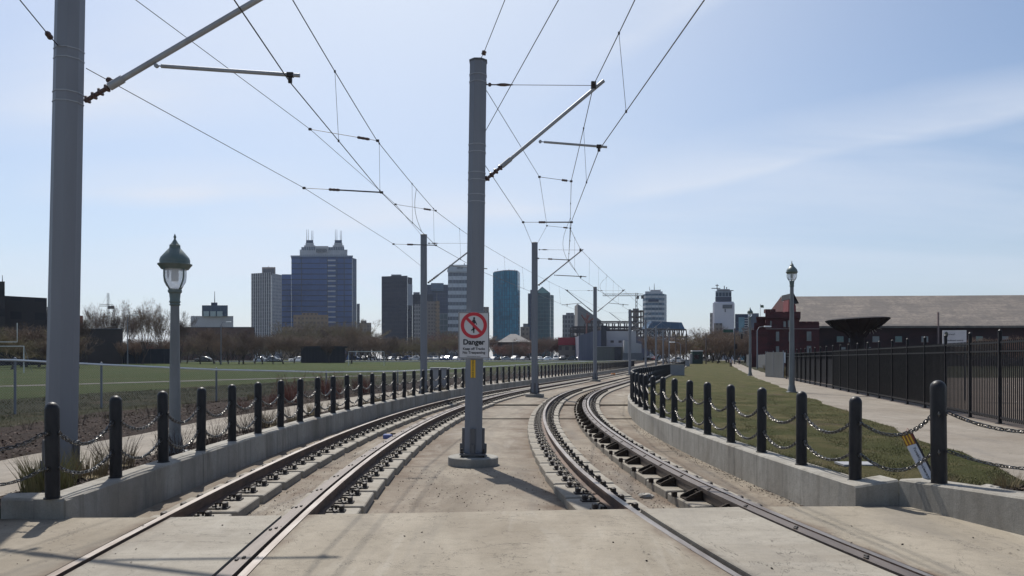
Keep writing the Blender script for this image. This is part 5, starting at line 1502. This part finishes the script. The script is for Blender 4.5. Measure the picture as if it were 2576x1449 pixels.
b = MB(); b.add([(ex+.044*math.cos(2*math.pi*i/n), -.0225, ez+.088*math.sin(2*math.pi*i/n)) for i in range(n)], [tuple(range(n))]); b.build('emblem_field', [M('olive emblem', (.12, .14, .09), .6)], ws)
text_obj('nsrayyS', .085, SIGNBLACK, ws, (-w_*.29, -.024, zc+h_*.26), align='LEFT')
text_obj('Oblsodlrend unmrts', .082, SIGNBLACK, ws, (-w_*.45, -.024, zc-h_*.12), align='LEFT', bold=.001)
# low barrier, boxes and kiosk beside the track
def unit_box(name, label, cat, x0, x1, y0, y1, z, mat_, top=None, d=1.0, lidh=.08):
    D = (EYE-z)*F/(y1-HOR); k = D/F; t = thing(name, label, cat, (at((x0+x1)/2, 0, D).x, D, z))
    w, h = (x1-x0)*k, (y1-y0)*k
    b = MB(); b.bbox((0, d/2, h/2), (w, d, h), .02); b.build('body', [mat_], t)
    if top: b = MB(); b.bbox((0, d/2, h+lidh/2), (w+.12, d+.12, lidh), .01); b.build('lid', [top], t)
    return t, D, k, w, h
GREYBOX = M('grey box paint', (.27, .275, .29), .6, 0, (.22, .225, .24), .8)
t, D, k, w, h = unit_box('utility_cabinet', 'wide grey concrete box beside the right track', 'cabinet', 1681, 1722, 918, 945, .1, GREYBOX); b = MB(); b.box((0, .5, h+.03), (w+.05, 1.05, .06)); b.build('lid', [CONC_BASE], t)
unit_box('utility_cabinet', 'second grey box half hidden behind the first, left of the green kiosk', 'cabinet', 1713, 1735, 906, 925, .1, GREYBOX, CONC_BASE)
KG = M('dark green kiosk paint', (.022, .05, .04), .6)
t, D, k, w, h = unit_box('ticket_kiosk', 'dark green kiosk with a bright white flat roof beside the lawn', 'kiosk', 1742, 1768, 884, 921, .1, KG, WHITE, 1.6, .22)
b = MB(); b.box((-w*.12, -.012, h*.62), (w*.45, .03, h*.3)); b.build('window', [CGLASS], t); b = MB(); b.box((w*.3, -.012, h*.4), (w*.22, .03, h*.75)); b.build('door', [M('kiosk door', (.015, .035, .03), .5)], t)
t, D, k, w, h = unit_box('utility_cabinet', 'tall grey cabinet attached left of the green kiosk', 'cabinet', 1736, 1742, 891, 921, .1, GREYBOX)
t, D, k, w, h = unit_box('switch_box', 'small orange box on the track bed between the far poles', 'box', 1538, 1548, 939, 946.5, -.19, ORANGE, None, .3); b = MB(); b.box((0, .15, -.02), (1.1, .9, .05)); b.build('dark_base', [BRACKET], t)
t, D, k, w, h = unit_box('equipment_box', 'low blue box lying between the rails of the left track', 'box', 963, 986, 1093, 1104, -.28, BLUEBOX, None, .18); b = MB(); b.bbox((w*.55, .1, h+.01), (.12, .08, .03), .005); b.build('handle', [BRACKET], t)
b = MB(); b.bbox((0, 0, .45), (.9, .6, .9), .03); b.bbox((0, 0, .92), (1.0, .7, .06), .02)
tag(b.build('utility_cabinet', [GREYBOX], None, None, gnd(1355, 986, .1)-Vector((.0, 0, 0))), 'x', 'cabinet')
bpy.data.objects.remove([o for o in bpy.data.objects if o.get('label') == 'x'][0])
b = MB(); b.bbox((0, 0, .55), (.95, .6, 1.1), .03); b.bbox((0, 0, 1.12), (1.05, .7, .06), .02)
ub = b.build('utility_cabinet', [GREYBOX], None, None, (at(1107, 0, 41).x, 41, .1)); tag(ub, 'small grey cabinet behind the bollards right of the slim pole', 'cabinet')

SKIN = M('skin', (.42, .26, .19), .6); SHIRT = M('pale shirt', (.42, .42, .45), .8); TROUS = M('black trousers', (.018, .018, .022), .8); HAIR = M('dark hair', (.025, .018, .014), .8)
def person(base, h, label, stride, rz_):
    t = thing('person', label, 'person', base, rz_)
    s = h/1.75
    def limb(P, rad, name, mat_, par=None):
        b = MB(); b.tube([Vector(p)*s for p in P], [r*s for r in rad], 8); return b.build(name, [mat_], par or t, 60)
    me = bpy.data.meshes.new('body')
    V = [(0, 0, .95), (0, 0, 1.15), (0, 0, 1.40), (0, .0, 1.50), (0, .02, 1.62), (0, .02, 1.73), (.19, 0, 1.40), (.25, .05, 1.12), (.23, -.10, .88), (-.19, 0, 1.40), (-.25, -.06, 1.12), (-.23, .10, .90), (.10, 0, .90), (.11, -stride*.4, .50), (.11, -stride, .08), (.11, -stride-.16, .04), (-.10, 0, .90), (-.11, stride*.3, .50), (-.11, stride, .08), (-.11, stride-.16, .03), (.23, -.15, .80), (-.23, .06, .81)]
    E = [(0, 1), (1, 2), (2, 3), (3, 4), (4, 5), (2, 6), (6, 7), (7, 8), (8, 20), (2, 9), (9, 10), (10, 11), (11, 21), (0, 12), (12, 13), (13, 14), (14, 15), (0, 16), (16, 17), (17, 18), (18, 19)]
    RD = [.14, .135, .15, .06, .095, .08, .065, .045, .035, .065, .045, .035, .095, .065, .045, .04, .095, .065, .045, .04, .03, .03]
    me.from_pydata([tuple(Vector(v)*s) for v in V], E, []); o = bpy.data.objects.new('body', me); COL.objects.link(o); o.parent = t
    md = o.modifiers.new('Skin', 'SKIN'); o.modifiers.new('Sub', 'SUBSURF').levels = 1
    for i, r in enumerate(RD): me.skin_vertices[0].data[i].radius = (r*s, r*s*.8 if i < 3 else r*s)
    me.skin_vertices[0].data[0].use_root = True
    me.materials.append(SKIN)
    limb([(0, 0, .92), (0, 0, 1.15), (0, 0, 1.40), (0, 0, 1.47)], [.165, .16, .175, .08], 'shirt', SHIRT)
    for sx, d in ((1, -stride), (-1, stride)): limb([(.10*sx, 0, .97), (.11*sx, d*.35, .50), (.11*sx, d, .09)], [.115, .085, .06], 'trouser_leg', TROUS)
    b = MB(); b.lathe([(.09*s, 1.62*s), (.112*s, 1.68*s), (.09*s, 1.75*s), (.02*s, 1.78*s)], 10, (0, .035*s, 0)); b.build('hair', [HAIR], t, 60)
    return t
q1 = gnd(1838.5, 925, .12); q2 = gnd(1860, 921.5, .12)
person((q1.x, q1.y, .12+rise(q1.y)*0), 1.72, 'person in a pale shirt and black trousers walking on the path, nearer of the two', .16, R(-12))
person((q2.x, q2.y, .12+rise(q2.y)*.8), 1.70, 'person in a grey top and dark trousers walking on the path, farther of the two', -.15, R(165))

# goal frames, street lights, street sign
def goal(x0, x1, ytop, ybot, D, label, h2=None):
    z0 = .1; t = thing('goal_frame', label, 'goal', (at((x0+x1)/2, 0, D).x, D, rise(D)+.1)); o = Vector(t.location)
    p, q = at(x0, ytop, D)-o, at(x1, ytop, D)-o; b = MB(); b.tube([(p.x, 0, 0), p, q, (q.x, 0, 0)], .06, 6); b.build('frame', [WHITE], t)
    b = MB(); b.tube([p+Vector((0, 0, 0)), (p.x, 1.6, 0), (q.x, 1.6, 0), q], .03, 5); b.build('back_stay', [GALV], t)
    if h2:
        b = MB(); z = zat(h2[2], D)-o.z; a, c = at(h2[0], 0, D).x-o.x, at(h2[1], 0, D).x-o.x; zt_ = zat(h2[3], D)-o.z
        b.tube([(a, .3, zt_), (a, .3, z), (c, .3, z), (c, .3, zt_)], .045, 6); b.tube([((a+c)/2, .5, 0), ((a+c)/2, .4, z)], .06, 6); b.build('uprights', [WHITE], t)
goal(-40, 60, 871, 909, 88, 'white goal frame at the left edge of the field', (-60, 39, 860, 812))
goal(877, 966, 884.5, 909, 150, 'white goal frame on the field right of the dark container block')
def street_light(x, ytop, D, label, sx=1):
    t = thing('street_light', label, 'street light', (at(x, 0, D).x, D, rise(D)), 0, 'cobra head street lights'); h = zat(ytop, D)-rise(D)
    b = MB(); b.tube([(0, 0, 0), (0, 0, h*.92), (sx*.3, 0, h), (sx*1.2, 0, h+.1)], [.12, .08, .05, .04], 6); b.build('pole', [GALV], t, 60)
    b = MB(); b.bbox((sx*1.6, 0, h+.1), (1.1, .35, .2), .06); b.build('lamp_head', [WHITE], t)
for x, y, D, sx, lab in ((321, 794, 150, 1, 'street light with white head in front of the bare trees'), (556, 811, 165, 1, 'street light with white head over the row of slender trees'), (1290, 858, 230, 1, 'short street light before the grey roofed house'), (1905, 823, 120, 1, 'curved street light beside the red castle'), (955, 860, 240, -1, 'thin street light between the blue and dark towers'), (160, 800, 110, -1, 'street light before the dark brick building'), (1712, 862, 150, -1, 'street light among the brown trees right of the tracks')):
    street_light(x, y, D, lab, sx)
t = thing('traffic_signal', 'traffic signal post with a green street name plate at the end of the path', 'traffic signal', (at(1848, 0, 170).x, 170, rise(170)))
b = MB(); b.tube([(0, 0, 0), (0, 0, zat(826, 170)-rise(170))], .12, 6); b.tube([(0, 0, 6.5), (1.4, 0, 6.5)], .06, 5); b.build('pole', [GALV_D], t)
b = MB(); b.box((1.5, -.1, 6.2), (.4, .3, 1.1)); b.box((.3, -.15, 4.0), (.4, .3, 1.1)); b.build('signal_head', [BLACKIRON], t)
b = MB(); b.box((-1.4, -.1, 7.4), (2.2, .06, .7)); b.build('name_plate', [M('green name plate', (.03, .10, .07), .5)], t)
for i, x in enumerate((1700, 1726, 1776, 1668)):
    D = 150+i*12; t = thing('utility_pole', 'wooden utility pole among the trees right of the tracks, %s' % ('nearest the kiosk', 'before the truss', 'beside the street', 'farthest left')[i], 'utility pole', (at(x, 0, D).x, D, rise(D)))
    b = MB(); b.tube([(0, 0, 0), (0, 0, 6.2+i*.4)], [.15, .11], 6); b.build('pole', [M('weathered pole wood', (.13, .11, .10), .9)], t); b = MB(); b.box((0, 0, 5.7), (1.5, .1, .12)); b.build('cross_arm', [GALV_D], t)

# ------------------------------------------------------------------ plants and litter
DRY = M('dry straw stems', (.27, .215, .12), .9, 0, (.18, .14, .08), 6); GREENY = M('young yellow green blades', (.15, .14, .045), .8, 0, (.24, .19, .085), 5); REDST = M('red brown stems', (.16, .05, .035), .8, 0, (.10, .05, .035), 6); DARKST = M('dark bare stems', (.055, .04, .034), .9, 0, (.09, .065, .05), 6)
def clump(seed, n, h, spread, w, lean=.5, twigs=0):
    rnd = random.Random(seed); b = MB()
    for i in range(n):
        a = rnd.uniform(0, 6.28); r_ = spread*math.sqrt(rnd.random())*.6; p = Vector((r_*math.cos(a), r_*math.sin(a), 0))
        a2 = a+rnd.gauss(0, .6); hh = h*rnd.uniform(.45, 1.0); out = Vector((math.cos(a2), math.sin(a2), 0))*lean*hh*rnd.uniform(.2, 1)
        P = [p, p+out*.3+Vector((0, 0, hh*.5)), p+out+Vector((0, 0, hh))]; s_ = Vector((-math.sin(a2+1), math.cos(a2+1), 0))*w
        b.add([P[0]-s_, P[0]+s_, P[1]+s_*.8, P[1]-s_*.8, P[2]], [(0, 1, 2, 3), (3, 2, 4)])
        for k in range(twigs):
            t = rnd.uniform(.3, .95); q = P[0].lerp(P[2], t); e = q+Vector((rnd.gauss(0, .1), rnd.gauss(0, .1), rnd.uniform(.05, .2)))*h; b.add([q-s_*.5, q+s_*.5, e], [(0, 1, 2)])
    return b
KL = {'straw': (clump(1, 170, .55, .35, .0045, .55), DRY, 'dry_grass_clump', 'ornamental grass'), 'green': (clump(2, 220, .50, .4, .005, .5), GREENY, 'grass_clump', 'ornamental grass'),
      'dark': (clump(3, 34, .75, .4, .006, .7, 5), DARKST, 'bare_shrub', 'shrub'), 'red': (clump(4, 60, .95, .5, .008, .55, 6), REDST, 'red_shrub', 'shrub')}
KM = {k: v[0].mesh('stems', v[1]) for k, v in KL.items()}
BASE = {}
for k in KM:
    b = MB(); b.lathe([(.20, -.02), (.16, .03), (.05, .05)], 9); BASE[k] = b.mesh('crown_base', DARKST if k != 'straw' else DRY)
def plant(kind, x, y, z, sc, label, group):
    t = thing(KL[kind][2], label, KL[kind][3], (x, y, z), rt.uniform(0, 6.28), group); t.scale = (sc, sc, sc)
    put('stems', KM[kind], t); put('crown_base', BASE[kind], t)
PG_ = 'plants in the strip behind the left wall'
def strip_at(y, o): return off(XL, y, -o)
for (y, o, k, sc, lab) in ((9.4, 2.5, 'green', 1.15, 'lush yellow green grass clump between the first and second bollards'), (9.75, 2.7, 'green', 1.0, 'yellow green grass clump just before the second bollard'), (8.9, 3.3, 'dark', .7, 'bare twiggy shrub near the left frame edge'), (8.5, 3.4, 'green', .55, 'small green clump at the left frame edge'), (10.6, 2.6, 'straw', .95, 'dry straw clump behind the second bollard'), (11.1, 2.5, 'dark', .95, 'bare dark shrub between the second and third bollards'), (11.7, 2.7, 'straw', .8, 'pale straw clump left of the third bollard'), (13.1, 2.4, 'dark', .8, 'bare shrub left of the fourth bollard'), (14.4, 2.4, 'dark', .75, 'bare shrub before the fifth bollard'), (16.2, 2.4, 'dark', .8, 'bare shrub before the seventh bollard'), (17.6, 2.5, 'dark', .9, 'bare shrub right of the seventh bollard'), (19.4, 2.4, 'straw', .6, 'small dry clump behind the eighth bollard')):
    p = strip_at(y, o); plant(k, p.x, p.y, .07, sc, lab, PG_)
for i in range(9):
    p = strip_at(27+i*1.3, 5.2+(i % 3)*.7); plant('red', p.x, p.y, .1, 1.0+.25*(i % 2), 'red stemmed shrub in the bed behind the left bollards', 'red shrubs behind the left bollards')
for i in range(26):
    y = 12.6+i*1.9; p = off(XL, y, -(2.5+rt.uniform(-.2, .4))); plant(rt.choice(('dark', 'dark', 'straw')), p.x, p.y, .07, rt.uniform(.6, .95), 'small bare plant along the left planting strip', PG_)
for i in range(22):
    y = 10+i*1.35; p = off(XL, y, -(5.2+rt.uniform(0, 2.8))); plant(rt.choice(('dark', 'straw', 'dark', 'red')), p.x, p.y, .13, rt.uniform(.4, .75), 'low dry plant in the dark planting bed on the left', 'dry plants in the left planting bed')
for i in range(24):
    y = 69+i*1.9; x = pl(y)+2.7+rt.uniform(0, 3.2); plant('straw', x, y, rise(y)+.08, rt.uniform(1.3, 2.1), 'tall dry straw grass at the foot of the grey screened fence', 'dry grass by the screened fence')
for (x, y, sc) in ((5.9, 9.2, .6), (6.3, 8.8, .5), (5.4, 9.6, .4)): plant('straw', x, y, .1, sc, 'small dry tuft by the right footpath corner', 'dry tufts at the right footpath')
# grass blades on the lawn and the bank, leaf litter on the soil
def blades(name, n, pick, h, w, mats, seed, label=None):
    rnd = random.Random(seed); b = MB()
    for i in range(n):
        p = pick(rnd)
        if p is None: continue
        a = rnd.uniform(0, 6.28); hh = h*rnd.uniform(.4, 1.2); s_ = Vector((math.cos(a), math.sin(a), 0))*w; l_ = Vector((rnd.gauss(0, .5), rnd.gauss(0, .5), 0))*hh
        o = len(b.v); b.v += [tuple(p-s_), tuple(p+s_), tuple(p+l_+Vector((0, 0, hh)))]; b.f.append((o, o+1, o+2)); b.m.append(0 if rnd.random() < .60 else 1)
    o = b.build(name, mats); struct(o, 'stuff'); return o
GR1 = M('lawn blades', (.066, .078, .019), .8, 0, (.095, .086, .03), .8); GR2 = M('dry lawn blades', (.16, .13, .062), .85, 0, (.10, .085, .04), .8)
def pick_lawn(rnd):
    y = 8.0+(rnd.random()**1.7)*26; a, c = wr_back(y), pl(y); x = a+(c-a)*rnd.random()
    if x > 4.95 and y < 9.5: return None
    if rnd.random() < .45 and math.sin(x*2.1+y*.7)*math.sin(y*1.3-x*.6) > .35: return None
    return Vector((x, y, .10))
blades('lawn_grass', 65000, pick_lawn, .027, .0055, [GR1, GR2], 5)
def pick_edge(rnd):
    y = 9.3+(rnd.random()**1.6)*24; p = off(XRW, y, wall_r_off(y)+.30+abs(rnd.gauss(0, .09))); return Vector((p.x, p.y, .11)) if math.sin(y*3.1)+math.sin(y*7.7) > -.6 else None
blades('wall_edge_grass', 9000, pick_edge, .14, .006, [GR1, GR2], 9)
def pick_bank(rnd):
    y = 15+(rnd.random()**1.5)*35; p = off(XL, y, -rnd.uniform(7.6, 17)); return Vector((p.x, p.y, .10+rise(p.y)))
blades('bank_grass_blades', 30000, pick_bank, .12, .010, [GR1, GR2], 6)
LEAF = M('fallen leaves', (.075, .045, .032), .9, 0, (.14, .105, .075), 9); CHIP = M('wood chips', (.045, .028, .022), .9, 0, (.025, .017, .015), 9)
def flakes(name, n, pick, s0, mats, seed):
    rnd = random.Random(seed); b = MB()
    for i in range(n):
        p = pick(rnd); q = Matrix.Rotation(rnd.uniform(0, 6.28), 3, 'Z') @ Matrix.Rotation(rnd.gauss(0, .7), 3, 'X'); s = s0*rnd.uniform(.5, 1.5)
        b.add([p+q @ Vector(v)*s for v in ((-1, -.4, 0), (.2, -.6, .1), (1, .2, 0), (-.1, .6, .15))], [(0, 1, 2, 3)], 0 if rnd.random() < .25 else 1)
    return struct(b.build(name, mats), 'stuff')
flakes('leaf_litter', 16000, lambda r: (lambda p: Vector((p.x, p.y, .11+r.uniform(0, .07))))(off(XL, 7+(r.random()**1.6)*34, -r.uniform(4.9, 8.6))), .022, [LEAF, CHIP], 1)
flakes('strip_litter', 5000, lambda r: (lambda p: Vector((p.x, p.y, .085+r.uniform(0, .02))))(off(XL, 8.9+(r.random()**1.6)*22, -r.uniform(2.15, 2.95))), .022, [LEAF, CHIP], 2)
flakes('corner_litter', 2500, lambda r: Vector((5.1+r.random()*1.2, 7.2+r.random()*2.2, .15+r.uniform(0, .03))), .025, [LEAF, CHIP], 3)
GRIT = M('grit', (.16, .12, .09), .95, 0, (.28, .25, .21), 20)
def pick_grit(r):
    side = r.random()
    if side < .35: p = off(XR, 9.3+(r.random()**2)*14, 2.0-abs(r.gauss(0, .12))); z = DECK
    elif side < .6: p = off(XR, 9.3+(r.random()**2)*8, r.uniform(-.35, .35)); z = DECK
    elif side < .8: p = off(XL, 8.8+(r.random()**2)*8, r.uniform(-.35, .35)); z = DECK
    elif side < .97: p = Vector((r.uniform(-1.8, .9), r.uniform(8.9, 14), 0)); z = DECK
    else: p = Vector((r.uniform(-5, 4.5), r.uniform(5.0, 7.9), 0)); z = 0.0
    return Vector((p.x, p.y, z+.006))
flakes('grit', 4200, pick_grit, .011, [GRIT, CHIP], 4)
def stone(label, p, s, mat_, seed):
    rnd = random.Random(seed); b = MB(); n = 9
    b.lathe([(s*.7, -.01), (s, s*.22), (s*.75, s*.5), (s*.25, s*.62)], n, p)
    b.v = [(p[0]+(x-p[0])*rnd.uniform(.75, 1.25), p[1]+(y-p[1])*rnd.uniform(.6, 1.0), z+rnd.uniform(-.1, .1)*s) for x, y, z in b.v]
    tag(b.build('stone', [mat_]), label, 'stone', 'loose stones')
PALEST = M('pale stone', (.36, .34, .30), .9, 0, (.26, .24, .21), 9, (1, 1, 1), .5, 25)
stone('flat pale rock on the brown soil right of the largest bollard', (5.62, 9.1, .14), .13, PALEST, 1)
for i, (x, y, lab) in enumerate(((1745, 1078, 'broken concrete lump at the foot of the right wall'), (1838, 1188, 'pale stone in the right gutter, nearer'), (1875, 1204, 'small dark stone in the right gutter'), (1625, 1252, 'flat pale shard between the right rails'), (1705, 1255, 'pebble between the right rails'))):
    p = gnd(x, y, DECK); stone(lab, (p.x, p.y, DECK), (.07, .07, .045, .11, .04)[i], PALEST if i != 2 else BRACKET, 10+i)
mh = MB(); mh.box((0, 0, .0), (.5, .35, .03)); tag(mh.build('drain_cover', [GREYBOX], None, None, (at(2153, 0, 11.6).x, 11.6, .125)), 'pale rectangular drain cover in the lawn behind the first right bollard', 'drain cover')
# ------------------------------------------------------------------ camera, sky, sun, air
cam = bpy.data.cameras.new('camera'); co_ = bpy.data.objects.new('camera', cam); COL.objects.link(co_)
cam.sensor_width = 36; cam.lens = 36*F/2576; cam.shift_y = (HOR-724.5)/2576; cam.clip_end = 20000; cam.clip_start = .05
co_.location = (0, 0, EYE); co_.rotation_euler = (R(90), 0, 0); SC.camera = co_
EL, AZ = R(52), R(-19.6)                       # sun ahead and to the left, high
sd = Vector((math.sin(AZ)*math.cos(EL), math.cos(AZ)*math.cos(EL), math.sin(EL)))
sl = bpy.data.lights.new('sun', 'SUN'); sl.energy = 5.0; sl.angle = R(.6); sl.color = (1, .95, .87)
so = bpy.data.objects.new('sun', sl); COL.objects.link(so); so.location = sd*100; so.rotation_euler = (-sd).to_track_quat('-Z', 'Y').to_euler()
w = bpy.data.worlds.new('World'); SC.world = w; w.use_nodes = True; nt = w.node_tree
bg = nt.nodes['Background']
sky = N(nt, 'ShaderNodeTexSky', sky_type='NISHITA'); sky.sun_disc = False; sky.sun_elevation = EL; sky.sun_rotation = AZ
sky.altitude = 600; sky.air_density = 1.0; sky.dust_density = 1.6; sky.ozone_density = 2.0
tc = N(nt, 'ShaderNodeTexCoord'); sp = N(nt, 'ShaderNodeSeparateXYZ'); nt.links.new(tc.outputs['Generated'], sp.inputs[0])
zz = math_(nt, 'ADD', math_(nt, 'MAXIMUM', sp.outputs[2], 0.0), .16)
cb = N(nt, 'ShaderNodeCombineXYZ'); nt.links.new(math_(nt, 'DIVIDE', sp.outputs[0], zz), cb.inputs[0]); nt.links.new(math_(nt, 'DIVIDE', sp.outputs[1], zz), cb.inputs[1])
mp = N(nt, 'ShaderNodeMapping'); mp.inputs['Rotation'].default_value = (0, 0, R(-28)); mp.inputs['Scale'].default_value = (.28, 1.15, 1); nt.links.new(cb.outputs[0], mp.inputs[0])
n1 = noise(nt, mp.outputs[0], .9, 7, .55, .5)
mp2 = N(nt, 'ShaderNodeMapping'); mp2.inputs['Location'].default_value = (3.3, 1.7, 0); nt.links.new(cb.outputs[0], mp2.inputs[0])
n2 = noise(nt, mp2.outputs[0], .42, 4, .5)
cl = math_(nt, 'MULTIPLY', ramp(nt, n1, .44, .68), ramp(nt, n2, .36, .58))
# tangent coordinates of the view direction about +Y, for the long cirrus streaks
ysafe = math_(nt, 'MAXIMUM', sp.outputs[1], .08)
u = math_(nt, 'DIVIDE', sp.outputs[0], ysafe); v = math_(nt, 'DIVIDE', sp.outputs[2], ysafe)
cuv = N(nt, 'ShaderNodeCombineXYZ'); nt.links.new(u, cuv.inputs[0]); nt.links.new(v, cuv.inputs[1])
mp3 = N(nt, 'ShaderNodeMapping'); mp3.inputs['Rotation'].default_value = (0, 0, R(-13)); mp3.inputs['Scale'].default_value = (2.0, 9.0, 1); nt.links.new(cuv.outputs[0], mp3.inputs[0])
n3 = noise(nt, mp3.outputs[0], 1.6, 7, .6, .6)
wob = math_(nt, 'MULTIPLY', math_(nt, 'SUBTRACT', noise(nt, cuv.outputs[0], 3.5, 4), .5), .035)
def streak(c, m, lo, hi, u0, u1, amp):
    d = math_(nt, 'ADD', math_(nt, 'SUBTRACT', v, math_(nt, 'ADD', math_(nt, 'MULTIPLY', u, m), c)), wob)
    b_ = math_(nt, 'MULTIPLY', ramp(nt, d, -lo, 0.0), ramp(nt, d, 0.0, hi, 1.0, 0.0))
    ends = math_(nt, 'MULTIPLY', ramp(nt, u, u0-.12, u0+.1), ramp(nt, u, u1-.1, u1+.12, 1.0, 0.0))
    return math_(nt, 'MULTIPLY', math_(nt, 'MULTIPLY', b_, ends), math_(nt, 'MULTIPLY', ramp(nt, n3, .05, .55), amp))
tot = math_(nt, 'MULTIPLY', cl, .7)
for a in ((.176, .221, .020, .070, .08, 1.4, .68), (.225, .02, .02, .05, -.54, -.30, .9), (-.05, -.78, .012, .02, -.30, -.20, .9), (.40, .12, .06, .12, -.66, -.35, .8), (.33, .55, .03, .09, .10, .40, .5), (.19, .05, .03, .06, -.32, .1, .8)):
    tot = math_(nt, 'MAXIMUM', tot, streak(*a))
veil = mixc(nt, ramp(nt, sp.outputs[2], 0.0, .33, .5, .0), sky.outputs[0], (4.3, 5.0, 6.0))
sv = N(nt, 'ShaderNodeVectorMath', operation='DOT_PRODUCT'); nt.links.new(tc.outputs['Generated'], sv.inputs[0]); sv.inputs[1].default_value = Vector((math.sin(R(-9))*math.cos(R(38)), math.cos(R(-9))*math.cos(R(38)), math.sin(R(38))))
gl = math_(nt, 'MULTIPLY', math_(nt, 'POWER', math_(nt, 'MAXIMUM', sv.outputs['Value'], 0.0), 10.0), .95)
veil = mixc(nt, gl, veil, (6.6, 7.25, 8.2))
veil = mixc(nt, tot, veil, (6.4, 6.85, 7.7))
nt.links.new(veil, bg.inputs['Color']); bg.inputs['Strength'].default_value = .110
hz = MB(); hz.box((0, 1270, 120), (5220, 2680, 245))
hzm = bpy.data.materials.new('haze'); hzm.use_nodes = True; hn = hzm.node_tree
for n_ in list(hn.nodes):
    if n_.type != 'OUTPUT_MATERIAL': hn.nodes.remove(n_)
pv = hn.nodes.new('ShaderNodeVolumePrincipled'); pv.inputs['Color'].default_value = (.66, .78, 1, 1); pv.inputs['Density'].default_value = .000075; pv.inputs['Anisotropy'].default_value = .3
hn.links.new(pv.outputs[0], [n_ for n_ in hn.nodes if n_.type == 'OUTPUT_MATERIAL'][0].inputs['Volume'])
struct(hz.build('haze', [hzm]), 'stuff')
SC.view_settings.view_transform = 'Standard'; SC.view_settings.look = 'None'; SC.view_settings.exposure = .1; SC.view_settings.gamma = 1
SC.cycles.volume_bounces = 0; SC.cycles.transparent_max_bounces = 24; SC.cycles.max_bounces = 6
